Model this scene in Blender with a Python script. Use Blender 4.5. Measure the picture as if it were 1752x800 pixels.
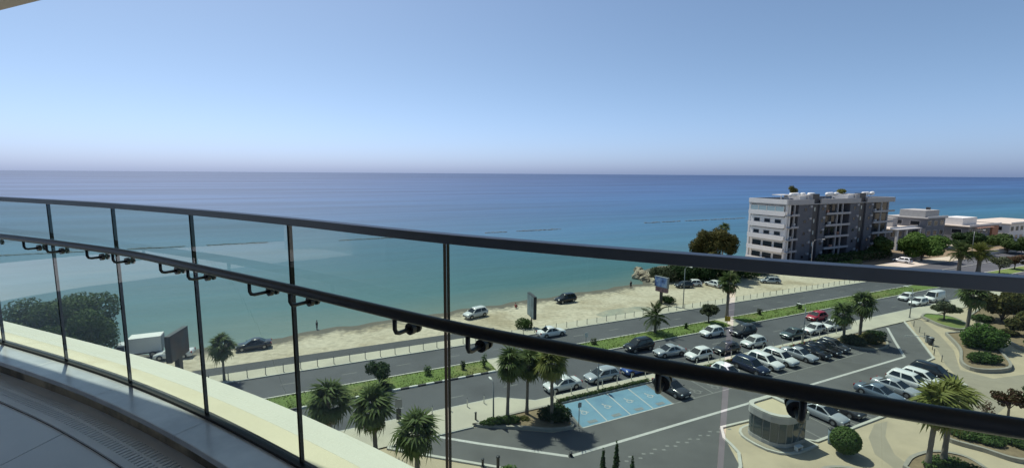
import bpy, bmesh, math, random
import numpy as np
from mathutils import Vector, Matrix, Euler

random.seed(7)
for o in list(bpy.data.objects): bpy.data.objects.remove(o)
SC = bpy.context.scene
COL = SC.collection

# ------------------------------------------------------------------ camera, sky, sun, exposure
H = 25.0                       # camera height above the ground
F_PX, PITCH, ROLL = 798.0, math.radians(7.35), math.radians(0.40)
K = H / 22.0
SUN_AZ, SUN_EL = math.radians(40), math.radians(60)      # azimuth measured left of the view direction

cam = bpy.data.cameras.new('camera'); camo = bpy.data.objects.new('camera', cam); COL.objects.link(camo)
cam.sensor_width = 36.0; cam.lens = F_PX / 1752 * 36.0
cam.clip_start = 0.02; cam.clip_end = 200000
camo.matrix_world = Matrix.Translation((0, 0, H)) @ Euler((math.pi/2 - PITCH, 0, 0)).to_matrix().to_4x4() @ Matrix.Rotation(ROLL, 4, 'Z')
SC.camera = camo

W = bpy.data.worlds.new('World'); SC.world = W; W.use_nodes = True
wn = W.node_tree.nodes; wl = W.node_tree.links
bg = wn['Background']; sky = wn.new('ShaderNodeTexSky'); sky.sky_type = 'NISHITA'; sky.sun_disc = False
sky.sun_elevation = SUN_EL; sky.sun_rotation = -SUN_AZ
sky.altitude = 0; sky.air_density = 1.0; sky.dust_density = 1.3; sky.ozone_density = 4.0
# humid air low over the sea: the sky near the horizon turns from yellowish to lavender, the same all the way round
wtc = wn.new('ShaderNodeTexCoord'); wsp = wn.new('ShaderNodeSeparateXYZ'); wl.new(wtc.outputs['Generated'], wsp.inputs[0])
wab = wn.new('ShaderNodeMath'); wab.operation = 'ABSOLUTE'; wl.new(wsp.outputs['Z'], wab.inputs[0])
wm = wn.new('ShaderNodeMath'); wm.operation = 'MULTIPLY'; wm.inputs[1].default_value = -13.0; wl.new(wab.outputs[0], wm.inputs[0])
we = wn.new('ShaderNodeMath'); we.operation = 'EXPONENT'; wl.new(wm.outputs[0], we.inputs[0])
wt_ = wn.new('ShaderNodeMix'); wt_.data_type = 'RGBA'; wt_.inputs[6].default_value = (.97, 1.0, 1.0, 1); wt_.inputs[7].default_value = (.93, 1.22, 2.2, 1); wl.new(we.outputs[0], wt_.inputs[0])
wx = wn.new('ShaderNodeMix'); wx.data_type = 'RGBA'; wx.blend_type = 'MULTIPLY'; wx.inputs[0].default_value = 1; wl.new(sky.outputs[0], wx.inputs[6]); wl.new(wt_.outputs[2], wx.inputs[7])
wl.new(wx.outputs[2], bg.inputs[0]); bg.inputs[1].default_value = 0.085

sl = bpy.data.lights.new('sun', 'SUN'); sl.energy = 4.0; sl.angle = math.radians(0.53); sl.color = (1, .95, .87)
so = bpy.data.objects.new('sun', sl); COL.objects.link(so)
sdir = Vector((-math.sin(SUN_AZ)*math.cos(SUN_EL), math.cos(SUN_AZ)*math.cos(SUN_EL), math.sin(SUN_EL)))
so.rotation_euler = sdir.to_track_quat('Z', 'Y').to_euler(); so.location = (-60, 60, 120)
SC.view_settings.view_transform = 'Standard'; SC.view_settings.look = 'None'
SC.view_settings.exposure = 0.4; SC.view_settings.gamma = 1.0
SC.render.engine = 'CYCLES'
SC.cycles.max_bounces = 8; SC.cycles.transparent_max_bounces = 24

# ------------------------------------------------------------------ coordinates
U = Vector((.904, .427)).normalized(); N = Vector((-U.y, U.x)); UANG = math.atan2(U.y, U.x)
def ray(x, y):
    a = (x-876)/F_PX; b = -(y-400)/F_PX
    a2 = a*math.cos(ROLL) - b*math.sin(ROLL); b2 = a*math.sin(ROLL) + b*math.cos(ROLL)
    return Vector((a2, math.cos(PITCH)+b2*math.sin(PITCH), -math.sin(PITCH)+b2*math.cos(PITCH)))
def below(x, y, dh):                     # point dh below the camera seen at a pixel
    r = ray(x, y); return r * (-dh / r.z)
def G(x, y, z=0.0):                      # ground point seen at a pixel
    p = below(x, y, H - z); return (p.x, p.y)
def S(s, t):                             # street frame: s along the road, t towards the sea
    p = (U*s + N*t) * K; return (p.x, p.y)

# ------------------------------------------------------------------ helpers
def tag(o, label=None, cat=None, group=None, kind=None):
    if label: o['label'] = label
    if cat: o['category'] = cat
    if group: o['group'] = group
    if kind: o['kind'] = kind
    return o
def mesh(name, v, f, mats=None, smooth=False, idx=None):
    m = bpy.data.meshes.new(name); m.from_pydata([tuple(p) for p in v], [], [tuple(q) for q in f])
    if mats is not None:
        for a in (mats if isinstance(mats, (list, tuple)) else [mats]): m.materials.append(a)
    if idx is not None: m.polygons.foreach_set('material_index', idx)
    if smooth: m.polygons.foreach_set('use_smooth', [True]*len(m.polygons))
    m.update(); return m
def ob(name, m, parent=None, loc=(0, 0, 0), rot=(0, 0, 0), scale=None):
    o = bpy.data.objects.new(name, m); COL.objects.link(o)
    o.location = loc; o.rotation_euler = rot
    if scale: o.scale = scale if isinstance(scale, (tuple, list)) else (scale,)*3
    if parent: o.parent = parent
    return o
def empty(name, loc, rz=0, label=None, cat=None, group=None):
    o = ob(name, None, None, loc, (0, 0, rz)); o.empty_display_size = .2
    return tag(o, label, cat, group)
class MB:
    """collects shapes into one mesh"""
    def __init__(s): s.v = []; s.f = []; s.i = []
    def add(s, v, f, m=0):
        b = len(s.v); s.v += [tuple(p) for p in v]; s.f += [tuple(b+k for k in q) for q in f]; s.i += [m]*len(f); return s
    def box(s, x0, x1, y0, y1, z0, z1, m=0):
        v = [(x, y, z) for z in (z0, z1) for y in (y0, y1) for x in (x0, x1)]
        return s.add(v, [(0, 2, 3, 1), (4, 5, 7, 6), (0, 1, 5, 4), (2, 6, 7, 3), (0, 4, 6, 2), (1, 3, 7, 5)], m)
    def tube(s, pts, rad, n=8, m=0, cap=True):
        pts = [Vector(p) for p in pts]; rr = rad if isinstance(rad, (list, tuple)) else [rad]*len(pts)
        V = []; up = Vector((0, 0, 1)); prev = None
        for i, p in enumerate(pts):
            d = (pts[min(i+1, len(pts)-1)] - pts[max(i-1, 0)]).normalized()
            if prev is None:
                a = d.cross(up) if abs(d.z) < .95 else d.cross(Vector((1, 0, 0)))
            else: a = prev - d*prev.dot(d)
            a.normalize(); prev = a; b = d.cross(a)
            for k in range(n):
                t = 2*math.pi*k/n; V.append(p + (a*math.cos(t) + b*math.sin(t))*rr[i])
        Fc = [(i*n+k, i*n+(k+1) % n, (i+1)*n+(k+1) % n, (i+1)*n+k) for i in range(len(pts)-1) for k in range(n)]
        if cap: Fc += [tuple(range(n-1, -1, -1)), tuple(range((len(pts)-1)*n, len(pts)*n))]
        return s.add(V, Fc, m)
    def prism(s, poly, z0, z1, m=0):
        n = len(poly); area = sum(poly[i][0]*poly[(i+1) % n][1]-poly[(i+1) % n][0]*poly[i][1] for i in range(n))
        if area < 0: poly = poly[::-1]
        v = [(p[0], p[1], z0) for p in poly] + [(p[0], p[1], z1) for p in poly]
        return s.add(v, [tuple(range(n-1, -1, -1)), tuple(range(n, 2*n))] + [(i, (i+1) % n, n+(i+1) % n, n+i) for i in range(n)], m)
    def ball(s, c, r, nu=10, nv=7, m=0):
        rx, ry, rz = r if isinstance(r, (tuple, list)) else (r,)*3
        V = [(c[0], c[1], c[2]-rz)]
        for j in range(1, nv):
            ph = -math.pi/2 + math.pi*j/nv
            for k in range(nu):
                th = 2*math.pi*k/nu; V.append((c[0]+rx*math.cos(ph)*math.cos(th), c[1]+ry*math.cos(ph)*math.sin(th), c[2]+rz*math.sin(ph)))
        V.append((c[0], c[1], c[2]+rz)); Fc = []
        for k in range(nu):
            Fc.append((0, 1+(k+1) % nu, 1+k)); e = 1+(nv-2)*nu; Fc.append((e+k, e+(k+1) % nu, len(V)-1))
            for j in range(nv-2): a = 1+j*nu; Fc.append((a+k, a+(k+1) % nu, a+nu+(k+1) % nu, a+nu+k))
        return s.add(V, Fc, m)
    def mesh(s, name, mats, smooth=False): return mesh(name, s.v, s.f, mats, smooth, s.i)
    def obj(s, name, mats, parent=None, smooth=False, loc=(0, 0, 0), rot=(0, 0, 0)):
        return ob(name, s.mesh(name, mats, smooth), parent, loc, rot)
def bevel(o, w, seg=2):
    b = o.modifiers.new('bevel', 'BEVEL'); b.width = w; b.segments = seg; b.limit_method = 'ANGLE'; return o
def smooth_angle(o, deg=40):
    m = o.data
    m.polygons.foreach_set('use_smooth', [True]*len(m.polygons))
    try: m.set_sharp_from_angle(angle=math.radians(deg))
    except Exception: pass
    return o
def catmull(P, n=12):
    P = [Vector(p) for p in P]; Q = [2*P[0]-P[1]] + P + [2*P[-1]-P[-2]]; out = []
    for i in range(1, len(Q)-2):
        for k in range(n):
            t = k/n; a, b, c, d = Q[i-1], Q[i], Q[i+1], Q[i+2]
            out.append(.5*((2*b) + (c-a)*t + (2*a-5*b+4*c-d)*t*t + (3*b-a-3*c+d)*t**3))
    return out + [P[-1]]

# ------------------------------------------------------------------ materials
MT = {}
def mat(name, col, rough=.7, metal=0, var=0., vscale=3., bump=0., bscale=30., spec=.5, col2=None, c2scale=1., c2lo=.45, c2hi=.6, coat=0.):
    m = bpy.data.materials.new(name); m.use_nodes = True; nt = m.node_tree; N_ = nt.nodes; L_ = nt.links
    p = N_['Principled BSDF']; p.inputs['Roughness'].default_value = rough; p.inputs['Metallic'].default_value = metal
    p.inputs['Specular IOR Level'].default_value = spec; p.inputs['Coat Weight'].default_value = coat
    p.inputs['Base Color'].default_value = (*col, 1)
    cur = None
    tc = N_.new('ShaderNodeTexCoord')
    if col2 is not None:
        nz = N_.new('ShaderNodeTexNoise'); nz.inputs['Scale'].default_value = c2scale; nz.inputs['Detail'].default_value = 7; nz.inputs['Roughness'].default_value = .62
        L_.new(tc.outputs['Object'], nz.inputs['Vector'])
        r = N_.new('ShaderNodeMapRange'); r.inputs[1].default_value = c2lo; r.inputs[2].default_value = c2hi; L_.new(nz.outputs['Fac'], r.inputs[0])
        mx = N_.new('ShaderNodeMix'); mx.data_type = 'RGBA'; mx.inputs[6].default_value = (*col, 1); mx.inputs[7].default_value = (*col2, 1)
        L_.new(r.outputs[0], mx.inputs[0]); cur = mx.outputs[2]
    if var:
        nz = N_.new('ShaderNodeTexNoise'); nz.inputs['Scale'].default_value = vscale; nz.inputs['Detail'].default_value = 8; nz.inputs['Roughness'].default_value = .65
        L_.new(tc.outputs['Object'], nz.inputs['Vector'])
        r = N_.new('ShaderNodeMapRange'); r.inputs[1].default_value = .25; r.inputs[2].default_value = .75; r.inputs[3].default_value = 1-var; r.inputs[4].default_value = 1+var; L_.new(nz.outputs['Fac'], r.inputs[0])
        mx = N_.new('ShaderNodeMix'); mx.data_type = 'RGBA'; mx.blend_type = 'MULTIPLY'; mx.inputs[0].default_value = 1
        if cur: L_.new(cur, mx.inputs[6])
        else: mx.inputs[6].default_value = (*col, 1)
        L_.new(r.outputs[0], mx.inputs[7]); cur = mx.outputs[2]
    if cur: L_.new(cur, p.inputs['Base Color'])
    if bump:
        nz = N_.new('ShaderNodeTexNoise'); nz.inputs['Scale'].default_value = bscale; nz.inputs['Detail'].default_value = 6; L_.new(tc.outputs['Object'], nz.inputs['Vector'])
        b = N_.new('ShaderNodeBump'); b.inputs['Strength'].default_value = bump; b.inputs['Distance'].default_value = .05; L_.new(nz.outputs['Fac'], b.inputs['Height']); L_.new(b.outputs[0], p.inputs['Normal'])
    MT[name] = m; return m
def leafmat(name, c1, c2, trans=.25):
    m = bpy.data.materials.new(name); m.use_nodes = True; nt = m.node_tree; N_ = nt.nodes; L_ = nt.links
    p = N_['Principled BSDF']; p.inputs['Roughness'].default_value = .65; p.inputs['Specular IOR Level'].default_value = .12
    g = N_.new('ShaderNodeNewGeometry'); oi = N_.new('ShaderNodeObjectInfo')
    mx = N_.new('ShaderNodeMix'); mx.data_type = 'RGBA'; mx.inputs[6].default_value = (*c1, 1); mx.inputs[7].default_value = (*c2, 1)
    L_.new(g.outputs['Random Per Island'], mx.inputs[0])
    hv = N_.new('ShaderNodeHueSaturation'); r = N_.new('ShaderNodeMapRange'); r.inputs[3].default_value = .8; r.inputs[4].default_value = 1.2
    L_.new(oi.outputs['Random'], r.inputs[0]); L_.new(r.outputs[0], hv.inputs['Value']); L_.new(mx.outputs[2], hv.inputs['Color'])
    L_.new(hv.outputs[0], p.inputs['Base Color'])
    tr = N_.new('ShaderNodeBsdfTranslucent'); L_.new(hv.outputs[0], tr.inputs[0])
    ms = N_.new('ShaderNodeMixShader'); ms.inputs[0].default_value = trans; L_.new(p.outputs[0], ms.inputs[1]); L_.new(tr.outputs[0], ms.inputs[2])
    L_.new(ms.outputs[0], N_['Material Output'].inputs[0]); MT[name] = m; return m
def glassmat(name, tint, refl=1.0):
    m = bpy.data.materials.new(name); m.use_nodes = True; nt = m.node_tree; N_ = nt.nodes; L_ = nt.links
    N_.remove(N_['Principled BSDF'])
    t = N_.new('ShaderNodeBsdfTransparent'); t.inputs[0].default_value = (*tint, 1)
    gl = N_.new('ShaderNodeBsdfGlossy'); gl.inputs['Roughness'].default_value = .01; gl.inputs[0].default_value = (refl, refl, refl, 1)
    fr = N_.new('ShaderNodeFresnel'); fr.inputs[0].default_value = 1.45
    ge = N_.new('ShaderNodeNewGeometry'); iv = N_.new('ShaderNodeMath'); iv.operation = 'SUBTRACT'; iv.inputs[0].default_value = 1; L_.new(ge.outputs['Backfacing'], iv.inputs[1])
    mu = N_.new('ShaderNodeMath'); mu.operation = 'MULTIPLY'; L_.new(fr.outputs[0], mu.inputs[0]); L_.new(iv.outputs[0], mu.inputs[1])   # reflect on the front face only
    ms = N_.new('ShaderNodeMixShader'); L_.new(mu.outputs[0], ms.inputs[0]); L_.new(t.outputs[0], ms.inputs[1]); L_.new(gl.outputs[0], ms.inputs[2])
    L_.new(ms.outputs[0], N_['Material Output'].inputs[0]); MT[name] = m; return m

mat('asphalt', (.082, .085, .094), .85, var=.14, vscale=.25, bump=.15, bscale=25, col2=(.066, .068, .076), c2scale=.09)
mat('lot_asphalt', (.105, .105, .105), .85, var=.12, vscale=.3, bump=.15, bscale=25, col2=(.088, .088, .089), c2scale=.12)
mat('path_asphalt', (.058, .060, .066), .85, var=.15, vscale=.5)
mat('pavement', (.47, .435, .345), .85, var=.12, vscale=.6, col2=(.40, .37, .30), c2scale=.3)
mat('plaza', (.43, .36, .25), .85, var=.10, vscale=.5, col2=(.38, .32, .225), c2scale=.15)
mat('plaza_band', (.29, .255, .195), .85, var=.10, vscale=.7)
mat('kerb', (.46, .45, .40), .8, var=.12, vscale=1.5)
mat('kerb_white', (.62, .61, .57), .7, var=.15, vscale=2)
mat('kerb_black', (.05, .05, .05), .7, var=.15, vscale=2)
mat('line', (.45, .445, .42), .7, var=.22, vscale=3)
mat('line_faint', (.21, .21, .20), .8, var=.25, vscale=3)
mat('bay_blue', (.14, .27, .36), .75, var=.16, vscale=.7, col2=(.105, .21, .30), c2scale=.35, c2lo=.5, c2hi=.62)
mat('planter_wall', (.29, .27, .23), .8, var=.15, vscale=2)
mat('soil', (.20, .15, .09), .95, var=.3, vscale=1.5, bump=.4, bscale=6)
mat('damp', (.27, .275, .22), .8, var=.2, vscale=.6, col2=(.36, .33, .25), c2scale=.35)
mat('rock', (.34, .28, .21), .9, var=.3, vscale=1.2, bump=.5, bscale=3)
mat('sea_rock', (.085, .10, .10), .9, var=.3, vscale=.4)
mat('grass', (.115, .17, .035), .9, var=.25, vscale=.7, bump=.8, bscale=9, col2=(.18, .17, .06), c2scale=.12, c2lo=.52, c2hi=.72)
mat('bark', (.14, .11, .085), .9, var=.25, vscale=4, bump=.5, bscale=12)
mat('palm_bark', (.17, .145, .12), .9, var=.25, vscale=5, bump=.6, bscale=10)
leafmat('leaf', (.055, .10, .03), (.10, .15, .045))
leafmat('leaf_dark', (.022, .048, .018), (.045, .078, .028))
leafmat('leaf_grey', (.07, .085, .05), (.11, .125, .07))
leafmat('leaf_yellow', (.10, .12, .03), (.17, .16, .05))
leafmat('leaf_pine', (.05, .065, .02), (.13, .115, .035))
leafmat('leaf_red', (.12, .05, .04), (.10, .10, .05))
leafmat('leaf_bright', (.06, .12, .025), (.10, .17, .04))
leafmat('turf', (.085, .12, .03), (.14, .155, .05))
leafmat('palm_leaf', (.055, .09, .03), (.10, .135, .045))
leafmat('palm_light', (.10, .14, .03), (.19, .20, .06))
leafmat('palm_dry', (.14, .115, .06), (.20, .165, .09), .15)
mat('rail_metal', (.15, .16, .175), .4, metal=.2, spec=.5, var=.1, vscale=6)
mat('handrail_metal', (.022, .021, .020), .42, spec=.5, var=.1, vscale=6)
mat('bracket_metal', (.03, .03, .032), .4, metal=.3)
glassmat('pane_glass', (.81, .88, .835))
mat('pane_edge', (.006, .011, .010), .35, spec=.15)
mat('seal_and_shade', (.02, .02, .018), .7)  # glass channel seal, also the painted shade strip below the cap
mat('marble_cap', (.68, .69, .70), .22, var=.16, vscale=2.2, col2=(.50, .52, .55), c2scale=1.4, c2lo=.48, c2hi=.66)
mat('upstand_face', (.50, .41, .28), .7, var=.35, vscale=2.5, col2=(.17, .14, .10), c2scale=2)
mat('floor_tile', (.70, .72, .75), .35, var=.06, vscale=1.6, col2=(.62, .65, .69), c2scale=1.1)
mat('grout', (.10, .105, .11), .9)
mat('drain_stone', (.74, .76, .78), .5, var=.1, vscale=3)
mat('drain_dark', (.02, .02, .022), .9)
mat('ledge_inner', (.66, .60, .44), .75, var=.08, vscale=2, col2=(.58, .50, .34), c2scale=1.1, c2lo=.55, c2hi=.75)
mat('ledge_outer', (.64, .63, .55), .75, var=.06, vscale=1.5)
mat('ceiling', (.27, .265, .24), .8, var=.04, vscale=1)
mat('facade', (.55, .54, .51), .8, var=.04, vscale=1)
mat('white_paint', (.70, .70, .68), .6, var=.05, vscale=1)
mat('dark_window', (.018, .022, .028), .18, spec=.3)
mat('tyre', (.014, .014, .014), .8)
mat('rim', (.35, .35, .36), .35, metal=.7)
mat('car_glass', (.012, .016, .02), .06, spec=.7)
mat('headlight', (.6, .62, .64), .15, spec=.7)
mat('taillight', (.30, .015, .012), .25)
mat('plate', (.6, .58, .5), .5)
mat('black_plastic', (.02, .02, .021), .6)
for nm, c in dict(white=(.72, .72, .71), silver=(.42, .44, .46), pearl=(.62, .63, .62), grey=(.16, .17, .18), graphite=(.06, .063, .07), black=(.014, .014, .016), navy=(.018, .026, .055), blue=(.03, .08, .28), red=(.38, .025, .045), teal=(.10, .13, .135), bluegrey=(.16, .20, .25)).items():
    mat('paint_'+nm, c, .2, metal=.25 if nm in ('silver', 'grey', 'graphite', 'bluegrey', 'teal') else 0, coat=.3)
mat('post_white', (.62, .62, .60), .5)
mat('post_grey', (.24, .25, .26), .45, metal=.3)
mat('post_dark', (.03, .032, .034), .5)
mat('bin_blue', (.13, .17, .20), .5)
mat('sign_yellow', (.55, .36, .02), .5)
mat('skin', (.38, .22, .15), .6); mat('cloth_dark', (.03, .035, .05), .8); mat('cloth_red', (.35, .10, .09), .8); mat('cloth_white', (.6, .6, .58), .8); mat('hair', (.02, .015, .012), .7)

# ------------------------------------------------------------------ ground, sea, road
def sand_material():
    m = bpy.data.materials.new('sand'); m.use_nodes = True; nt = m.node_tree; N_ = nt.nodes; L_ = nt.links; p = N_['Principled BSDF']
    p.inputs['Roughness'].default_value = .9; p.inputs['Specular IOR Level'].default_value = .2
    tc = N_.new('ShaderNodeTexCoord')
    a = N_.new('ShaderNodeTexNoise'); a.inputs['Scale'].default_value = .11; a.inputs['Detail'].default_value = 8; a.inputs['Roughness'].default_value = .6; L_.new(tc.outputs['Object'], a.inputs['Vector'])
    cr = N_.new('ShaderNodeValToRGB'); L_.new(a.outputs['Fac'], cr.inputs[0]); e = cr.color_ramp.elements
    e[0].position = .36; e[0].color = (.36, .305, .215, 1); e[1].position = .66; e[1].color = (.53, .475, .37, 1); k = e.new(.5); k.color = (.47, .415, .315, 1)
    b = N_.new('ShaderNodeTexNoise'); b.inputs['Scale'].default_value = 1.3; b.inputs['Detail'].default_value = 8; L_.new(tc.outputs['Object'], b.inputs['Vector'])
    r = N_.new('ShaderNodeMapRange'); r.inputs[1].default_value = .3; r.inputs[2].default_value = .7; r.inputs[3].default_value = .8; r.inputs[4].default_value = 1.15; L_.new(b.outputs['Fac'], r.inputs[0])
    mx = N_.new('ShaderNodeMix'); mx.data_type = 'RGBA'; mx.blend_type = 'MULTIPLY'; mx.inputs[0].default_value = 1; L_.new(cr.outputs[0], mx.inputs[6]); L_.new(r.outputs[0], mx.inputs[7])
    # wet sand close to the water line
    g = N_.new('ShaderNodeSeparateXYZ'); L_.new(tc.outputs['Object'], g.inputs[0])
    ad = N_.new('ShaderNodeMath'); ad.operation = 'MULTIPLY_ADD'; ad.inputs[1].default_value = .35; L_.new(b.outputs['Fac'], ad.inputs[0]); L_.new(g.outputs['Z'], ad.inputs[2])
    w = N_.new('ShaderNodeMapRange'); w.inputs[1].default_value = -.13; w.inputs[2].default_value = .07; L_.new(ad.outputs[0], w.inputs[0])
    m2 = N_.new('ShaderNodeMix'); m2.data_type = 'RGBA'; m2.inputs[6].default_value = (.125, .115, .095, 1); L_.new(mx.outputs[2], m2.inputs[7]); L_.new(w.outputs[0], m2.inputs[0])
    L_.new(m2.outputs[2], p.inputs['Base Color'])
    bp = N_.new('ShaderNodeBump'); bp.inputs['Strength'].default_value = .5; bp.inputs['Distance'].default_value = .15; L_.new(b.outputs['Fac'], bp.inputs['Height']); L_.new(bp.outputs[0], p.inputs['Normal'])
    return m
MT['sand'] = sand_material()
COAST = [(-900, 40), (-300, 60), (-120, 68), (-60, 70), (-20, 69.5), (-6, 69), (4, 70.6), (14, 71.2), (23, 71.6), (34, 72.4), (48, 73.2), (58, 74), (65, 74.5), (69, 79), (72, 84.5), (80, 87), (105, 88), (130, 90), (150, 93), (175, 100), (215, 100), (235, 92), (300, 85), (420, 78), (800, 50), (2500, -100)]
SEA_Z = -.55
def coast_t(s):
    for a, b in zip(COAST, COAST[1:]):
        if a[0] <= s <= b[0]: return a[1] + (b[1]-a[1])*(s-a[0])/(b[0]-a[0])
    return COAST[-1][1]
def build_ground():
    ss = sorted(set([-900, -600, -300, -200, -120, -90] + list(range(-70, 132, 1)) + list(range(132, 262, 4)) + [300, 350, 420, 600, 800, 1400, 2500]))
    rows = [(-900, None, 0), (-200, None, 0), (0, None, 0), (30, None, 0), (56, None, 0), (60, None, -.005)]
    offs = [(-9, -.01), (-6, -.06), (-4, -.16), (-2.2, -.30), (-1, -.43), (0, -.55), (1.5, -.8), (4, -1.3), (12, -3)]
    V = []; Fc = []; rnd = random.Random(3); nr = len(rows)+len(offs)
    for s in ss:
        c = coast_t(s) + (.35*math.sin(s*.55)+.25*math.sin(s*1.31+1) if -80 < s < 140 else 0)
        for t, _, z in rows: p = S(s, min(t, c-10)); V.append((*p, z))
        for d, z in offs: p = S(s, c+d); V.append((*p, z + (rnd.uniform(-.04, .04) if d < 0 else 0)))
    for i in range(len(ss)-1):
        for j in range(nr-1): a = i*nr+j; Fc.append((a, a+nr, a+nr+1, a+1))
    o = ob('ground', mesh('ground', V, Fc, MT['sand'], True)); tag(o, kind='structure')
build_ground()

def sea_material():
    m = bpy.data.materials.new('sea'); m.use_nodes = True; nt = m.node_tree; N_ = nt.nodes; L_ = nt.links; p = N_['Principled BSDF']
    tc = N_.new('ShaderNodeTexCoord')
    # object x axis runs along the shore, y out to sea
    g = N_.new('ShaderNodeSeparateXYZ'); L_.new(tc.outputs['Object'], g.inputs[0])
    nz = N_.new('ShaderNodeTexNoise'); nz.inputs['Scale'].default_value = .012; nz.inputs['Detail'].default_value = 6; mp = N_.new('ShaderNodeMapping'); mp.inputs['Scale'].default_value = (.35, 1, 1)
    L_.new(tc.outputs['Object'], mp.inputs[0]); L_.new(mp.outputs[0], nz.inputs['Vector'])
    ad = N_.new('ShaderNodeMath'); ad.operation = 'MULTIPLY_ADD'; ad.inputs[1].default_value = 70; L_.new(nz.outputs['Fac'], ad.inputs[0]); L_.new(g.outputs['Y'], ad.inputs[2])
    lg = N_.new('ShaderNodeMath'); lg.operation = 'LOGARITHM'; lg.inputs[1].default_value = 10; L_.new(ad.outputs[0], lg.inputs[0])
    r = N_.new('ShaderNodeMapRange'); r.inputs[1].default_value = 1.5; r.inputs[2].default_value = 3.5; L_.new(lg.outputs[0], r.inputs[0])
    cr = N_.new('ShaderNodeValToRGB'); L_.new(r.outputs[0], cr.inputs[0]); e = cr.color_ramp.elements
    e[0].position = 0; e[0].color = (.115, .17, .15, 1); e[1].position = 1; e[1].color = (.016, .052, .145, 1)
    for q, c in ((.08, (.036, .132, .155)), (.26, (.019, .100, .162)), (.42, (.018, .084, .182)), (.60, (.022, .076, .188)), (.85, (.022, .064, .170))): k = e.new(q); k.color = (*c, 1)
    # weed and current streaks
    n2 = N_.new('ShaderNodeTexNoise'); n2.inputs['Scale'].default_value = .02; n2.inputs['Detail'].default_value = 9; n2.inputs['Roughness'].default_value = .68; mp2 = N_.new('ShaderNodeMapping'); mp2.inputs['Scale'].default_value = (.07, .55, 1); mp2.inputs['Rotation'].default_value = (0, 0, math.radians(-14))
    L_.new(tc.outputs['Object'], mp2.inputs[0]); L_.new(mp2.outputs[0], n2.inputs['Vector'])
    r2 = N_.new('ShaderNodeMapRange'); r2.inputs[1].default_value = .40; r2.inputs[2].default_value = .60; r2.inputs[3].default_value = .80; r2.inputs[4].default_value = 1.16; L_.new(n2.outputs['Fac'], r2.inputs[0])
    r4 = N_.new('ShaderNodeMapRange'); r4.inputs[1].default_value = .42; r4.inputs[2].default_value = .58; r4.inputs[3].default_value = .62; r4.inputs[4].default_value = .50; L_.new(n2.outputs['Fac'], r4.inputs[0]); L_.new(r4.outputs[0], p.inputs['Roughness'])
    mx = N_.new('ShaderNodeMix'); mx.data_type = 'RGBA'; mx.blend_type = 'MULTIPLY'; mx.inputs[0].default_value = 1; L_.new(cr.outputs[0], mx.inputs[6]); L_.new(r2.outputs[0], mx.inputs[7])
    L_.new(mx.outputs[2], p.inputs['Base Color'])
    p.inputs['Roughness'].default_value = .40; p.inputs['IOR'].default_value = 1.33; p.inputs['Specular IOR Level'].default_value = .8
    bs = None
    for sc, st, ds in ((.9, .45, .25), (.12, .35, 1.2)):
        n3 = N_.new('ShaderNodeTexNoise'); n3.inputs['Scale'].default_value = sc; n3.inputs['Detail'].default_value = 4; mp3 = N_.new('ShaderNodeMapping'); mp3.inputs['Scale'].default_value = (.45, 1, 1)
        L_.new(tc.outputs['Object'], mp3.inputs[0]); L_.new(mp3.outputs[0], n3.inputs['Vector'])
        b = N_.new('ShaderNodeBump'); b.inputs['Strength'].default_value = st; b.inputs['Distance'].default_value = ds; L_.new(n3.outputs['Fac'], b.inputs['Height'])
        if bs: L_.new(bs, b.inputs['Normal'])
        bs = b.outputs[0]
    L_.new(bs, p.inputs['Normal']); return m
MT['sea'] = sea_material()
p0 = S(0, 70)
o = ob('sea', mesh('sea', [(-90000, -400, 0), (90000, -400, 0), (90000, 120000, 0), (-90000, 120000, 0)], [(0, 1, 2, 3)], MT['sea']), None, (*p0, SEA_Z), (0, 0, UANG)); tag(o, kind='structure')

def sheet(name, pts, z, m, px=False, parent=None, kind='structure'):
    P = [G(*p) if px else S(*p) for p in pts]
    n = len(P); area = sum(P[i][0]*P[(i+1) % n][1]-P[(i+1) % n][0]*P[i][1] for i in range(n))
    if area < 0: P = P[::-1]
    o = ob(name, mesh(name, [(*p, z) for p in P], [tuple(range(n))], MT[m]), parent)
    if kind and not parent: tag(o, kind=kind)
    return o
def strip_box(name, pts, w, z0, z1, m, closed=False, parent=None, kind='structure', st=True):
    """kerb-like bar along a polyline of street coordinates"""
    P = [Vector(S(*p)) if st else Vector(p) for p in pts]; n = len(P); V = []; Fc = []
    for i in range(n):
        a = P[(i-1) % n] if (closed or i) else P[i]; b = P[(i+1) % n] if (closed or i < n-1) else P[i]
        d = (b-a).normalized(); q = Vector((-d.y, d.x))*w/2
        V += [(*(P[i]-q), z0), (*(P[i]+q), z0), (*(P[i]+q), z1), (*(P[i]-q), z1)]
    for i in range(n if closed else n-1):
        j = (i+1) % n
        for k in range(4): Fc.append((i*4+k, i*4+(k+1) % 4, j*4+(k+1) % 4, j*4+k))
    if not closed: Fc += [(0, 1, 2, 3), ((n-1)*4+3, (n-1)*4+2, (n-1)*4+1, (n-1)*4)]
    bm = bmesh.new(); vs = [bm.verts.new(v) for v in V]
    for f in Fc:
        try: bm.faces.new([vs[k] for k in f])
        except ValueError: pass
    bmesh.ops.recalc_face_normals(bm, faces=bm.faces); m_ = bpy.data.meshes.new(name); bm.to_mesh(m_); bm.free(); m_.materials.append(MT[m])
    o = ob(name, m_, parent)
    if not parent and kind: tag(o, kind=kind)
    return o

sheet('plaza', [(-120, -60), (200, -60), (200, 40.2), (-120, 40.2)], .004, 'plaza')
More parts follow.
